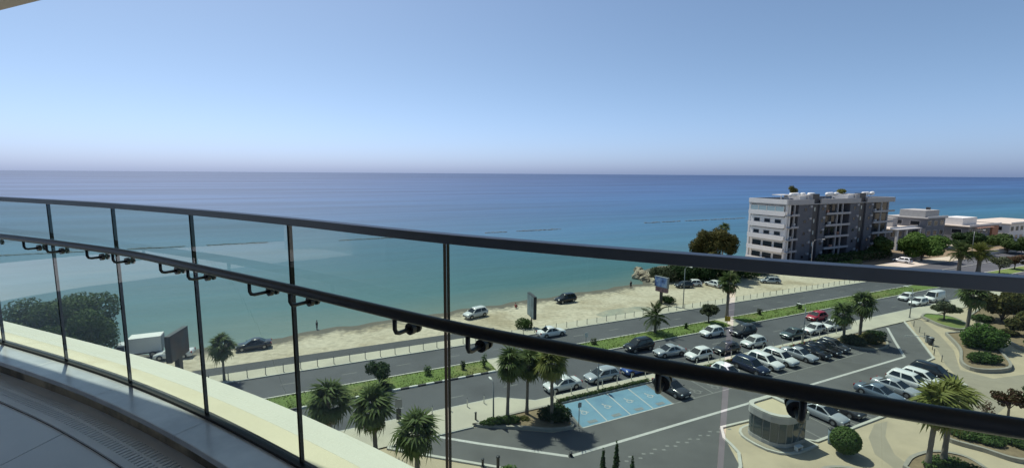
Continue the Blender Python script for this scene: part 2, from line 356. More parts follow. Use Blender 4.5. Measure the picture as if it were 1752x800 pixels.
# two carriageways, seaward pavement, cycle path
sheet('road_seaward', [(-300, 49.3), (600, 49.3), (600, 54.8), (-300, 54.8)], .008, 'asphalt')
sheet('road_landward', [(-300, 37.9), (600, 37.9), (600, 45.7), (-300, 45.7)], .008, 'asphalt')
sheet('seaward_pavement', [(-300, 54.9), (110, 54.9), (110, 57.3), (-300, 57.3)], .12, 'pavement')
strip_box('seaward_kerb', [(-300, 54.87), (600, 54.87)], .16, 0, .124, 'kerb')
sheet('cycle_path', [(-200, 57.4), (24.5, 57.4), (25.5, 59.8), (-200, 60.3)], .012, 'path_asphalt')
sheet('side_road', [(110, 54.9), (330, 54.9), (330, 60), (110, 60)], .012, 'asphalt')
sheet('garden_ground', [(100, 66), (168, 64), (230, 62), (230, 76), (168, 78), (100, 74)], .006, 'soil')
# landward pavement: wide west of the planter, narrow beside the parking lane
sheet('landward_pavement', [(-120, 40.0), (-120, 36.1), (13.4, 36.1), (21.9, 36.3), (21.9, 37.9), (20.6, 37.9), (17.5, 40.0)], .12, 'pavement')
sheet('landward_pavement_strip', [(21.9, 37.9), (21.9, 36.8), (64, 36.9), (76, 36.7), (330, 36.7), (330, 40.0), (75.5, 40.0), (72.5, 37.9)], .118, 'pavement')
strip_box('landward_kerb', [(-120, 40.05), (17.5, 40.05), (20.6, 37.95), (72.5, 37.95), (75.5, 40.05), (330, 40.05)], .14, 0, .126, 'kerb')
# median: grass, kerbs with black and white painted stones
def median():
    GA, GB = 46.0, 49.0
    for s0, s1 in ((-120, 19.9), (21.5, 57.6), (60.8, 330)):
        n = max(2, int((s1-s0)*2 if s0 > -100 and s1 < 100 else (s1-s0))); rnd = random.Random(5); V = []; Fc = []; m_ = 9
        for i in range(n+1):
            for j in range(m_):
                s = s0+(s1-s0)*i/n; t = GA+(GB-GA)*j/(m_-1)
                p = S(s, t); V.append((*p, .12 + .08*math.sin(math.pi*j/(m_-1)) + (rnd.uniform(0, .07) if 0 < j < m_-1 else 0)))
        for i in range(n):
            for j in range(m_-1): a = i*m_+j; Fc.append((a, a+m_, a+m_+1, a+1))
        o = ob('grass_median', mesh('grass_median', V, Fc, MT['grass'], True)); tag(o, 'green grass strip on the median between the two carriageways', 'grass', kind='stuff')
        # ragged tufts
        rng = np.random.default_rng(int(s0+200)); nn = int(min(s1, 110)-max(s0, -20))*110
        sv = rng.uniform(max(s0, -20), min(s1, 110), nn); tv = rng.uniform(GA+.05, GB-.05, nn); V = []; Fc = []
        for a, b in zip(sv, tv):
            x, y = S(a, b); h = rng.uniform(.08, .22); r = rng.uniform(.04, .10); th = rng.uniform(0, 6.28); c, d = math.cos(th)*r, math.sin(th)*r
            k = len(V); V += [(x-c, y-d, .12), (x+c, y+d, .12), (x+rng.uniform(-.1, .1), y+rng.uniform(-.1, .1), .16+h)]; Fc.append((k, k+1, k+2))
        tag(ob('grass_tufts', mesh('grass_tufts', V, Fc, MT['turf'])), 'short ragged grass blades growing on the road median', 'grass', kind='stuff')
    far = strip_box('median_kerb_seaward', [(-120, 49.15), (600, 49.15)], .22, 0, .16, 'kerb')
    near = strip_box('median_kerb_landward', [(-120, 45.85), (600, 45.85)], .20, 0, .15, 'kerb')
    st = MB().box(-.48, .48, -.13, .13, 0, .19).mesh('kerb_stone', MT['kerb_white']); sb = MB().box(-.48, .48, -.13, .13, 0, .185).mesh('kerb_stone', MT['kerb_black'])
    s = -8.0; i = 0
    while s < 33:
        if not 19.9 < s < 21.5: ob('kerb_stone', st if i % 2 else sb, near, (*S(s, 45.85), 0), (0, 0, UANG))
        s += 1.0/K; i += 1
    sheet('median_crossing', [(19.9, 46), (21.5, 46), (21.5, 49.05), (19.9, 49.05)], .13, 'pavement')
    sheet('median_gap', [(57.6, 46), (60.8, 46), (60.8, 49.05), (57.6, 49.05)], .13, 'pavement')
median()
sheet('damp_patch', [(1018, 538), (1035, 531), (1060, 527), (1090, 524), (1112, 525), (1122, 530), (1100, 537), (1070, 541), (1040, 543)], .006, 'damp', True)
# lane dashes
for t, s0, s1, nm in ((52.05, -20, 140, 'lane_dash'), (42.0, -5, 120, 'lane_dash')):
    mb = MB(); s = s0
    while s < s1:
        a = [S(s, t-.05), S(s+1.6, t-.05), S(s+1.6, t+.05), S(s, t+.05)]; mb.add([(*q, .012) for q in a], [(0, 1, 2, 3)]); s += 6
    tag(mb.obj(nm, MT['line_faint']), kind='structure')

# ------------------------------------------------------------------ car park
sheet('car_park', [(6.0, 36.05), (13.4, 36.05), (15.7, 34.8), (17.6, 33.5), (19.3, 32.4), (21.4, 32.1), (22.6, 36.5), (64.2, 36.5), (65, 33), (66.5, 31.6), (69, 31.6), (72.5, 33.5), (75.6, 36.7), (83.6, 36.7), (76.5, 31.8), (69.9, 27.4), (66.9, 27.3),
      (66, 25.2), (64, 22.1), (38.6, 22.1), (37.3, 22.9), (37, 26.5), (33.5, 27), (31.9, 25.3), (29.9, 22.3), (28.6, 21.6), (24, 20.6), (19, 22.2), (13.1, 29.9)], .008, 'lot_asphalt')
def lines(name, segs, w, z=.013, m='line'):
    mb = MB()
    for (a, b) in segs:
        A, B = Vector(S(*a)), Vector(S(*b)); d = (B-A).normalized(); q = Vector((-d.y, d.x))*w/2
        mb.add([(*(A-q), z), (*(B-q), z), (*(B+q), z), (*(A+q), z)], [(0, 1, 2, 3)])
    return tag(mb.obj(name, MT[m]), kind='structure')
lines('car_park_line', [((10.3, 35.8), (13, 33.5)), ((13, 33.5), (18.75, 28.95)), ((18.75, 28.9), (67.2, 29.1)), ((67.3, 29.1), (72.5, 32.6)), ((72.5, 32.6), (78.2, 36.3))], .34)
BAY = [22.3, 25.0, 27.65, 30.35, 32.8, 35.4, 37.9, 40.5, 43.0, 45.5, 48.0, 50.5, 53.2, 55.9, 58.4, 60.8, 63.2]
blue = sheet('disabled_bays', [(22.1, 32.0), (22.75, 36.3), (32.9, 36.3), (32.6, 32.0)], .013, 'bay_blue')
lines('bay_line', [((b+.25, 36.3), (b-.25 if i < 5 else b, 32.0)) for i, b in enumerate(BAY)] + [((22.1, 31.95), (64, 31.95))], .13, .018, 'line_faint')
lines('disabled_bay_line', [((b+.25, 36.3), (b-.25, 32.0)) for b in BAY[1:4]] + [((22.1, 31.98), (32.6, 31.98))], .12, .0185, 'line')
def wheelchair(s, t, m, rz):
    mb = MB(); z = 0
    def arc(cx, cy, r, a0, a1, w, n=14):
        for k in range(n):
            q0 = a0+(a1-a0)*k/n; q1 = a0+(a1-a0)*(k+1)/n
            mb.add([(cx+(r-w)*math.cos(q0), cy+(r-w)*math.sin(q0), z), (cx+r*math.cos(q0), cy+r*math.sin(q0), z), (cx+r*math.cos(q1), cy+r*math.sin(q1), z), (cx+(r-w)*math.cos(q1), cy+(r-w)*math.sin(q1), z)], [(0, 1, 2, 3)])
    def seg(a, b, w):
        A, B = Vector(a), Vector(b); d = (B-A).normalized(); q = Vector((-d.y, d.x))*w/2
        mb.add([(*(A-q), z), (*(B-q), z), (*(B+q), z), (*(A+q), z)], [(0, 1, 2, 3)])
    arc(0, 0, .42, math.radians(120), math.radians(400), .11)
    arc(-.12, .93, .13, 0, 2*math.pi, .12)
    seg((-.12, .78), (-.02, .25), .14); seg((-.02, .26), (.40, .26), .12); seg((.38, .28), (.56, -.12), .12); seg((.5, -.12), (.72, -.06), .10); seg((-.08, .55), (.28, .55), .09)
    o = mb.obj('wheelchair_symbol', MT[m], None, False, (*S(s, t), .0225), (0, 0, rz)); return o
for i, b in enumerate((23.7, 26.35, 29.0, 31.6)):
    o = wheelchair(b-.05, 34.1, 'line', UANG); o.parent = blue; o.scale = (.8, .8, 1)
    mb = MB()
    for k in range(4): mb.box(-.5+k*.27, -.30+k*.27, -.22, .22, 0, .001)
    mb.box(-.5, .51, -.30, -.25, 0, .001)
    q = mb.obj('bay_marking', MT['line_faint'], blue, False, (*S(b-.2, 32.55), .0225), (0, 0, UANG))
for b in (36.6, 39.1): tag(wheelchair(b, 32.8, 'line_faint', UANG), kind='structure').name = 'worn_bay_symbol'
# worn arrow of dots on the lane
mb = MB(); rnd = random.Random(2)
for k in range(20):
    s = 22.5+k*.62; t = 26.6+(.22 if k % 2 else -.12)+rnd.uniform(-.08, .08); x, y = S(s, t); mb.box(x-.17, x+.17, y-.10, y+.10, .0085, .0125)
tag(mb.obj('worn_lane_dots', MT['line_faint']), kind='structure')
# second row of bays
lines('second_row_bay_line', [((b, 26.3), (b, 22.2)) for b in (39.6, 42.1, 44.6, 47.2, 49.8, 52.4, 55.0, 57.6, 60.2, 62.8)], .12, .013, 'line_faint')
strip_box('car_park_kerb', [(6.0, 36.0), (13.4, 36.0)], .14, 0, .13, 'kerb')
strip_box('car_park_kerb_landward', [(6.0, 35.9), (8.8, 33.5), (13.1, 29.9), (19, 22.2), (24, 20.6), (28.6, 21.6), (29.9, 22.3), (31.3, 23.6), (31.7, 24.6), (32.0, 25.6), (33.2, 26.9), (37.2, 26.6), (37.5, 23.2), (38.6, 22.0), (48, 22.0), (64, 22.0), (66.3, 25.2), (67, 27.1), (69.9, 27.3), (76.5, 31.7), (83.6, 36.7)], .28, 0, .14, 'kerb')
strip_box('car_park_kerb_seaward', [(22.7, 36.55), (64.0, 36.6)], .16, 0, .14, 'kerb')
# paler border beside the eastern kerb and darker paths on the plaza
sheet('plaza_path', [(85, 36.6), (79.5, 33.4), (74, 28.6), (69, 25.8), (65.8, 23.4), (62, 21.2), (57, 19.5), (57, 17.6), (62, 18.2), (66, 17.0), (72, 16), (90, 16), (90, 20), (74, 20.6), (69.0, 21.6), (68.6, 24.3), (75.6, 27.6), (81.6, 31.6), (87.8, 36.6)], .009, 'plaza_band')
sheet('plaza_path_branch', [(46.2, 21.6), (47.9, 21.4), (44.9, 20.1), (42.6, 18.3), (41, 15), (39.7, 15.5), (41.2, 19.0), (43.4, 20.6)], .010, 'plaza_band')

# ------------------------------------------------------------------ planters
def planter(label, pts, h, fill, fz, st=True, w=.3, px=False):
    P = [G(*p) for p in pts] if px else [S(*p) for p in pts]
    e = empty('planter', (*P[0], 0), 0, label, 'planter')
    L = [(p[0]-P[0][0], p[1]-P[0][1]) for p in P]
    L = [tuple(v) for v in catmull([Vector(q) for q in L+[L[0]]], 5)[:-1]]
    o = strip_box('wall', L, w, 0, h, 'planter_wall', True, e, st=False)
    n = len(L); c = (sum(p[0] for p in L)/n, sum(p[1] for p in L)/n)
    ob('bed', mesh('bed', [(*c, fz+.1)] + [(*p, fz) for p in L], [(0, 1+i, 1+(i+1) % n) for i in range(n)], MT[fill], True), e)
    return e
planter('long stone-edged planter with three palms and a hedge beside the blue bays', [(13.5, 36.2), (15.7, 34.9), (17.6, 33.8), (19.3, 32.7), (21.3, 32.4), (21.7, 34.3), (21.9, 36.1), (18, 36.4)], .28, 'soil', .16)
planter('stone-edged planter with brown shrubs and palms at the far end of the car park', [(64.4, 36.4), (65, 33.2), (66.6, 31.9), (69, 31.9), (71.8, 33.4), (74.8, 36.3), (70, 36.6)], .22, 'soil', .12)
planter('narrow raised planter with grass and one small pale tree', [(88.5, 36.7), (91, 37), (92.4, 34.4), (89.6, 31.6), (86.2, 31), (86, 33.2)], .45, 'grass', .36)
planter('raised rounded planter with a tall palm and a big bush', [(82, 31), (76.3, 27.3), (70.6, 24.9), (69.8, 23.1), (73.8, 21.9), (79, 24.3), (84, 27.5), (86.5, 29.6)], .5, 'soil', .36)
planter('wide raised garden bed full of trees at the right edge', [(95.6, 33.6), (89.2, 28.4), (83.4, 23.6), (84, 19), (104, 22), (118, 30), (112, 36)], .5, 'soil', .36)
planter('curved planter with a low green hedge at the lower right corner', [(50.6, 18.5), (48.9, 17.5), (49.6, 15.6), (50.3, 13.6), (53.5, 12.4), (54.5, 15), (53.7, 16.9)], .4, 'soil', .3)
planter('round planter at the foot of the twin palms', [(41.0, 16.9), (43.1, 17.3), (45.6, 16.9), (46.8, 15.4), (45.5, 13.6), (42.5, 13.4), (40.7, 15)], .4, 'soil', .3)
planter('dark green round planter at the bottom edge below the kiosk', [(33.2, 18.6), (35.2, 19.3), (37.2, 18.2), (37, 16), (34.6, 15.2), (32.8, 16.6)], .4, 'grass', .36)

# ------------------------------------------------------------------ foliage
def leaf_cloud(blobs, n, size, seed, fill=.55, squash=1.0):
    rng = np.random.default_rng(seed); B = np.array([[*b[0], *(b[1] if isinstance(b[1], (tuple, list)) else (b[1],)*3)] for b in blobs], float)
    w = (B[:, 3]*B[:, 4]*B[:, 5])**(2/3); k = rng.choice(len(B), n, p=w/w.sum())
    d = rng.normal(size=(n, 3)); d /= np.linalg.norm(d, axis=1)[:, None]
    rad = fill + (1.05-fill)*rng.random(n)**.6
    c = B[k, :3] + d*rad[:, None]*B[k, 3:]
    nr = d + rng.normal(scale=.65, size=(n, 3)); nr[:, 2] += .25; nr /= np.linalg.norm(nr, axis=1)[:, None]
    a = np.cross(nr, rng.normal(size=(n, 3))); a /= np.linalg.norm(a, axis=1)[:, None]; b = np.cross(nr, a)
    sz = size*rng.uniform(.55, 1.35, n)[:, None]
    V = np.stack([c-a*sz, c-b*sz*.55+nr*sz*.12, c+a*sz, c+b*sz*.55+nr*sz*.12], 1).reshape(-1, 3)
    return V.tolist(), np.arange(n*4).reshape(-1, 4).tolist()
def tree(label, loc, h, rx, n, leaf='leaf', size=.28, seed=1, cat='tree', trunk_r=None, blobs=8, name='tree', crown_lo=.35, group=None, gaps=.5, br=(.30, .46)):
    rnd = random.Random(seed); e = empty(name, (*loc, 0), rnd.uniform(0, 6.28), label, cat, group)
    tr = trunk_r or h*.03; zc = h*(1+crown_lo)/2; hz = h*(1-crown_lo)/2; B = []
    for i in range(blobs):
        a = 2.4*i+rnd.uniform(-.4, .4); q = math.sqrt((i+.5)/blobs)*.72; zz = rnd.uniform(-.65, .7)*(1-q*.3)
        r = rnd.uniform(*br)
        B.append(((rx*q*math.cos(a), rx*q*math.sin(a), zc+hz*zz), (rx*r, rx*r, hz*r*1.25)))
    m = MB(); top = (rnd.uniform(-.1, .1)*rx, rnd.uniform(-.1, .1)*rx, h*.8)
    m.tube([(0, 0, -.05), (top[0]*.3, top[1]*.3, h*crown_lo*.6), (top[0]*.6, top[1]*.6, zc*.9), top], [tr*1.25, tr, tr*.6, tr*.15], 8)
    m.obj('trunk', MT['bark'], e, True)
    for b in B[:6]:
        z0 = h*crown_lo*rnd.uniform(.7, 1.0); c = b[0]
        MB().tube([(0, 0, z0), (c[0]*.5, c[1]*.5, (z0+c[2])*.5+.05*h), c], [tr*.5, tr*.3, tr*.1], 6).obj('branch', MT['bark'], e, True)
    v, f = leaf_cloud(B, n, size, seed, gaps); ob('crown', mesh('crown', v, f, MT[leaf]), e)
    return e
def bush(label, loc, r, h, n, leaf='leaf', size=.18, seed=1, name='bush', cat='bush', blobs=6, group=None, z=0, rz=0, gaps=.5):
    rnd = random.Random(seed); rx, ry = r if isinstance(r, tuple) else (r, r); e = empty(name, (*loc, z), rz, label, cat, group)
    B = []
    for i in range(blobs):
        a = 2.4*i; q = math.sqrt((i+.3)/blobs)*.62; k = rnd.uniform(.42, .6)
        B.append(((rx*q*math.cos(a), ry*q*math.sin(a), h*rnd.uniform(.38, .58)), (rx*k, ry*k, h*rnd.uniform(.36, .46))))
    v, f = leaf_cloud(B, n, size, seed, gaps); ob('foliage', mesh('foliage', v, f, MT[leaf]), e)
    m = MB()
    for i in range(4): c = B[i % blobs][0]; m.tube([(0, 0, 0), (c[0]*.5, c[1]*.5, h*.3), c], [.06, .04, .015], 5)
    m.obj('stem', MT['bark'], e, True); return e
def clipped(label, loc, r, h, n, seed=1, leaf='leaf_dark', size=.1, name='clipped_bush'):
    e = empty(name, (*loc, 0), 0, label, 'bush'); rng = random.Random(seed)
    v, f = leaf_cloud([((0, 0, h*.56), (r, r, h*.46))], n, size, seed, .86); ob('foliage', mesh('foliage', v, f, MT[leaf]), e)
    MB().ball((0, 0, h*.56), (r*.87, r*.87, h*.40), 14, 9).obj('inner_twigs', MT['bark'], e, True)
    MB().tube([(0, 0, -.02), (0, 0, h*.3)], [.09, .07], 7).obj('stem', MT['bark'], e, True); return e
def hedge(label, a, b, w, h, n, leaf='leaf_dark', size=.13, seed=1, z=0.1):
    A, B = Vector(S(*a)), Vector(S(*b)); d = B-A; L = d.length; e = empty('hedge', (*A, z), math.atan2(d.y, d.x), label, 'hedge')
    k = max(2, int(L/(w*.8))); rnd = random.Random(seed)
    v, f = leaf_cloud([((L*(i+.5)/k, rnd.uniform(-.05, .05), h*.5), (L/k*.75, w*.5, h*.52*rnd.uniform(.92, 1.08))) for i in range(k)], n, size, seed, .6)
    ob('foliage', mesh('foliage', v, f, MT[leaf]), e); MB().box(.15, L-.15, -w*.25, w*.25, 0, h*.7).obj('inner_twigs', MT['bark'], e); return e

# palm fronds -------------------------------------------------------------
def fan_frond(seed, mat_, droop=.35, n=17, pet=.75, R=.95):
    rnd = random.Random(seed); V = []; Fc = []
    m = MB(); m.tube([(0, 0, 0), (pet*.5, 0, .03), (pet, 0, 0)], [.03, .022, .016], 5)
    for i in range(n):
        a = (i/(n-1)-.5)*math.radians(250); r = R*(1-.28*abs(a)/2.2)*rnd.uniform(.85, 1.1); w = .085
        d = Vector((math.cos(a), math.sin(a), 0)); q = Vector((-d.y, d.x, 0))*w; c = Vector((pet, 0, 0))
        fold = .05*(1 if i % 2 else -1)
        p1 = c+d*r*.55+Vector((0, 0, fold-.02)); p2 = c+d*r+Vector((0, 0, -droop*r*rnd.uniform(.5, 1.4)))
        m.add([c-q*.15, c+q*.15, p1+q, p1-q, p2], [(0, 1, 2, 3), (3, 2, 4)])
    return m.mesh('frond', MT[mat_])
def feather_frond(seed, mat_, L=2.6, n=26, droop=.9):
    rnd = random.Random(seed); m = MB(); pts = []
    for i in range(9): x = i/8; pts.append(Vector((L*(x-.12*x*x), 0, .35*L*x-droop*.55*L*x*x)))
    m.tube(pts, [.035-.003*i for i in range(9)], 5)
    for i in range(n):
        x = .14+.86*i/(n-1); k = min(7, int(x*8)); p = pts[k].lerp(pts[k+1], x*8-k); ln = .55*math.sin(math.pi*min(1, x*.85+.15))+.12
        for sgn in (-1, 1):
            d = Vector((.55, sgn*.8, -.18+rnd.uniform(-.15, .15))).normalized(); q = Vector((.03, 0, .01)); e = p+d*ln*rnd.uniform(.85, 1.1)+Vector((0, 0, -.12*ln))
            mid = p+d*ln*.5
            m.add([p-q*.5, p+q*.5, mid+q, e, mid-q], [(0, 1, 2, 3, 4)])
    return m.mesh('frond', MT[mat_])
FAN = [fan_frond(i, 'palm_leaf', .35+.25*i) for i in range(3)]; FANL = [fan_frond(i+10, 'palm_light', .35+.25*i) for i in range(3)]; DRY = [fan_frond(20+i, 'palm_dry', .5, 11, .6, .8) for i in range(2)]
FEA = [feather_frond(i, 'palm_leaf', 2.6, 26, .8+.2*i) for i in range(3)]; FEAL = [feather_frond(5+i, 'palm_light', 2.4, 26, .8+.2*i) for i in range(3)]
PS = 1.16
def palm(label, loc, h, r=.2, kind='fan', n=42, dry=14, sc=1., seed=1, lean=(0, 0), z=0, group=None):
    rnd = random.Random(seed); e = empty('palm_tree', (*loc, z), 0, label, 'palm tree', group)
    top = Vector((lean[0], lean[1], h)); pts = []; rr = []
    for i in range(13): x = i/12; pts.append((lean[0]*x*x, lean[1]*x*x, h*x-.05*(i == 0))); rr.append(r*(1.35-.35*min(1, x*4) - .12*x)*(1.06 if i % 2 else .96))
    MB().tube(pts, rr, 9).obj('trunk', MT['palm_bark'], e, True)
    if kind.startswith('fan'): n = int(n*.68)
    ms = {'fan': FAN, 'fanl': FANL, 'feather': FEA, 'featherl': FEAL}[kind]
    for i in range(n):
        x = (i+.5)/n; el = math.radians(84 - 132*x**.95 + rnd.uniform(-12, 12)); az = i*2.39996+rnd.uniform(-.2, .2)
        ob('frond', ms[i % 3], e, top+Vector((0, 0, -.35*x)), (rnd.uniform(-.4, .4), -el, az), sc*PS*rnd.uniform(.82, 1.12))
    for i in range(dry):
        el = math.radians(rnd.uniform(-80, -50)); az = i*2.39996
        f = ob('dry_frond', DRY[i % 2], e, top+Vector((0, 0, -.35-.3*rnd.random())), (rnd.uniform(-.5, .5), -el, az), sc*PS*rnd.uniform(.75, 1.0))
    return e
def cypress(label, loc, h, r, seed):
    e = empty('cypress_tree', (*loc, 0), 0, label, 'cypress'); B = [((0, 0, h*(.1+.88*i/11)), (r*math.sin(math.pi*(.22+.74*i/11))+.03, r*math.sin(math.pi*(.22+.74*i/11))+.03, h*.075)) for i in range(12)]
    v, f = leaf_cloud(B, 2600, .11, seed, .3); ob('crown', mesh('crown', v, f, MT['leaf_dark']), e)
    MB().tube([(0, 0, 0), (0, 0, h*.9)], [.09, .02], 7).obj('trunk', MT['bark'], e, True); return e

# planter by the blue bays
palm('leftmost of the three tall palms in the planter beside the blue bays', S(16.4, 35.4), 6.2, .17, 'fan', 58, 16, 1.0, 1, (.25, .1), .15)
palm('middle one of the three tall palms, rearmost in the planter beside the blue bays', S(18.6, 35.9), 5.6, .16, 'fan', 58, 16, .95, 2, (.1, -.1), .15)
palm('rightmost of the three tall palms, above the dark bush beside the blue bays', S(19.9, 33.6), 6.3, .18, 'fanl', 58, 14, 1.0, 3, (-.15, .1), .15)
bush('big dark rounded bush under the palms next to the blue bays', S(20.4, 34.2), (1.7, 1.5), 1.7, 3200, 'leaf_dark', .14, 4)
hedge('clipped green hedge in the palm planter beside the pavement', (14.6, 35.6), (17.2, 35.0), .9, .8, 2200, 'leaf', .11, 5)
bush('small round shrub at the tip of the palm planter', S(14.3, 35.9), .4, .6, 500, 'leaf', .09, 6)
bush('dry yellowish shrub behind the trunks in the palm planter', S(17.9, 35.2), .7, .5, 700, 'leaf_yellow', .10, 7)
hedge('thin low hedge strip between the pavement and the blue bays', (22.3, 36.75), (33.6, 36.75), .5, .35, 2600, 'leaf', .10, 8, .1)
hedge('thin low hedge strip behind the row of parked cars', (41, 36.75), (62.5, 36.75), .5, .4, 3200, 'leaf', .11, 9, .1)
# far planter
palm('taller of the two palms in the far car park planter', S(67.6, 34.4), 6.0, .22, 'fan', 44, 14, 1.15, 11, (.1, 0), .1)
palm('shorter palm left of the taller one in the far car park planter', S(65.2, 35.0), 4.6, .2, 'fan', 40, 10, 1.05, 12, (-.3, .1), .1)
bush('low brown shrub under the far palms, left end of the planter', S(65.7, 34.3), (1.8, 1.5), 1.7, 2400, 'leaf_grey', .13, 13)
bush('brown shrub under the far palms, in the middle of the planter', S(68.2, 33.6), (1.9, 1.5), 1.8, 2400, 'leaf_pine', .13, 14)
bush('dark shrub under the far palms, beside the asphalt lane', S(70.8, 34.3), (1.7, 1.3), 1.5, 2400, 'leaf_dark', .13, 15)
# foreground palms below the balcony
palm('foreground palm beside the white ledge, leftmost of the three', S(1.8, 36.7), 5.2, .2, 'fan', 46, 16, 1.2, 21)
palm('middle foreground palm with its trunk on the pavement corner', S(4.9, 34.6), 4.9, .2, 'fan', 46, 18, 1.15, 22, (-.2, 0))
palm('foreground palm at the bottom edge, rightmost of the three below the balcony', S(7.0, 30.0), 5.0, .21, 'fan', 48, 18, 1.1, 23)
# median trees
tree('small round dark tree standing on the left part of the grass median', S(7.3, 47.2), 3.5, 1.25, 2200, 'leaf_dark', .14, 31, crown_lo=.45, blobs=6, br=(.5, .65))
bush('dark shrub at the foot of the small round median tree', S(7.5, 46.6), .9, .8, 700, 'leaf_dark', .12, 32, z=.1)
palm('date palm with arching fronds on the middle of the grass median', S(45.0, 48.3), 2.9, .2, 'feather', 26, 4, .95, 33, z=.1)
tree('small dull brown-green tree on the grass median near the white hatchback', S(55.4, 48.4), 3.4, 1.7, 1700, 'leaf_grey', .17, 34, crown_lo=.4)
palm('tall palm on the median seen beside the gap in the glass', S(60.2, 49.2), 6.4, .25, 'fan', 40, 14, 1.15, 35, z=.1)
for i, (s, t, hh) in enumerate(((-6, 47.4, 1.2), (2.8, 47.4, 1.4), (12.5, 47.8, 1.5), (16.5, 47.6, 1.3), (18.9, 47.2, 2.0), (34.5, 48, 1.2), (50.2, 47.7, 1.2), (66, 48, 1.4), (75, 47.5, 1.5))):
    nm = ['leafy clump at the left end of the grass median', 'thin sapling on the grass median just right of the leaf clump', 'spiky low plant on the median past the round tree', 'small plant on the median under the lower rail', 'slim young tree beside the paved median crossing', 'small plant on the median left of the dark parked car', 'low green plant on the median right of the date palm', 'young plant on the median behind the far palms', 'small shrub on the median towards the buildings'][i]
    bush(nm, S(s, t), .35+.1*(i % 3), hh, 260, 'leaf_grey' if i % 2 else 'leaf', .11, 40+i, name='young_plant', cat='plant', z=.12)
# sea side
tree('large dark spreading tree on the beach behind the glass at the left', S(-23.5, 66.5), 9.2, 6.6, 30000, 'leaf', .19, 51, crown_lo=.10, blobs=30, trunk_r=.4, br=(.22, .36), gaps=.4)
palm('small palm with a thin trunk beside the seaward road, right of the left billboard', S(-7.4, 55.6), 4.3, .13, 'fan', 40, 14, .95, 52, z=.12)
bush('bush at the base of the narrow upright billboard', S(29.4, 57.9), 1.5, 1.7, 1200, 'leaf', .15, 53)
bush('bush beside the pole of the blue billboard', S(58.0, 59.6), 1.6, 1.4, 1100, 'leaf_dark', .15, 54)
tree('tall olive-brown pine rising above the railing left of the apartment block', S(81.5, 71.0), 13.8, 6.6, 24000, 'leaf_pine', .22, 55, crown_lo=.2, blobs=34, trunk_r=.35, br=(.15, .27), gaps=.3)
for i, (s, t, r, hh, lf) in enumerate(((69.5, 73.3, 3.0, 3.6, 'leaf_grey'), (73.5, 72.0, 3.4, 4.2, 'leaf_dark'), (77.5, 70.6, 3.4, 4.4, 'leaf_dark'), (82.5, 68.9, 3.6, 4.6, 'leaf_dark'), (88, 69.4, 3.8, 4.6, 'leaf'), (94, 70.4, 3.8, 4.4, 'leaf_dark'))):
    nm = ['greyish shoreline thicket nearest the rocks', 'dark shoreline thicket behind the blue billboard', 'dark shoreline thicket behind the parked dark car', 'dark thicket at the foot of the tall pine', 'green thicket right of the gap in the glass', 'dark thicket towards the apartment block'][i]
    bush(nm, S(s, t), r*1.1, hh, 3000, lf, .26, 60+i, name='thicket')
palm('slender palm between the pine and the apartment block', S(95.5, 80.5), 10.5, .2, 'fan', 30, 8, 1.0, 70)
# near the buildings
hedge('dark clipped hedge in front of the apartment block', (116, 69.5), (146, 69.5), 3.0, 3.2, 7000, 'leaf_dark', .26, 71, 0)
hedge('low bright hedge in front of the apartment block, nearest the road', (104, 66.5), (128, 67), 2.2, 1.6, 4000, 'leaf', .22, 72, 0)
tree('big bright green tree standing right of the apartment block', S(149.5, 63.5), 8.2, 6.2, 9000, 'leaf_bright', .34, 73, crown_lo=.12, blobs=12)
tree('smaller green tree between the apartment block and the big bright tree', S(144, 70), 6.5, 4.0, 4500, 'leaf', .32, 74, crown_lo=.15)
palm('brownish palm against the right end of the apartment block', S(158, 84), 9.8, .35, 'featherl', 40, 14, 1.25, 75)
palm('thick-trunked palm on the road bend, left of the pair', S(138.5, 51.6), 5.6, .42, 'feather', 46, 8, 1.2, 76)
palm('thick-trunked palm on the road bend, right of the pair', S(141.2, 49.2), 5.6, .45, 'featherl', 46, 8, 1.2, 77)
tree('pale grey small tree right of the thick palms', S(146, 47.2), 4.6, 2.6, 1800, 'leaf_grey', .20, 78, crown_lo=.3)
tree('reddish small tree on the far median at the right', S(156, 48.0), 4.2, 2.6, 2200, 'leaf_red', .22, 79, crown_lo=.35)
tree('dark tree in front of the low flat-roofed houses', S(177, 65), 7.0, 5.5, 6000, 'leaf_dark', .34, 80, crown_lo=.1)
tree('dull green tree in front of the rightmost house', S(189, 60), 6.5, 6.0, 6000, 'leaf', .34, 81, crown_lo=.1)
# plaza
clipped('large clipped ball-shaped bush standing beside the kiosk', S(38.9, 20.0), 1.15, 2.45, 6500, 91, 'leaf', .085)
palm('left trunk of the twin palms in the lower right', S(42.4, 16.1), 5.6, .2, 'fanl', 44, 10, 1.15, 92, (.35, .1), .25)
palm('right trunk of the twin palms in the lower right', S(44.2, 15.9), 5.9, .21, 'fanl', 44, 10, 1.15, 93, (.1, 0), .25)
bush('low shrubs around the twin palm trunks', S(43.8, 15.4), (2.2, 1.6), .7, 2400, 'leaf', .13, 94, z=.25)
tree('small tree with reddish leaves on the plaza at the right', S(58.2, 16.9), 3.4, 1.5, 1100, 'leaf_red', .17, 95, crown_lo=.45)
tree('thin bare sapling left of the reddish plaza tree', S(55.7, 17.6), 2.4, .8, 160, 'leaf_red', .12, 96, crown_lo=.4)
tree('dark small tree cut by the right edge of the picture', S(61.5, 15.9), 3.6, 1.6, 1400, 'leaf_dark', .17, 97, crown_lo=.35)
for i, (a, b) in enumerate((((50.1, 17.6), (51.4, 15.2)), ((52.3, 17.0), (53.0, 13.8)))):
    hedge(['low green hedge on the near side of the curved planter', 'low green hedge on the far side of the curved planter'][i], a, b, 1.9, .7, 3000, 'leaf', .13, 98+i, .3)
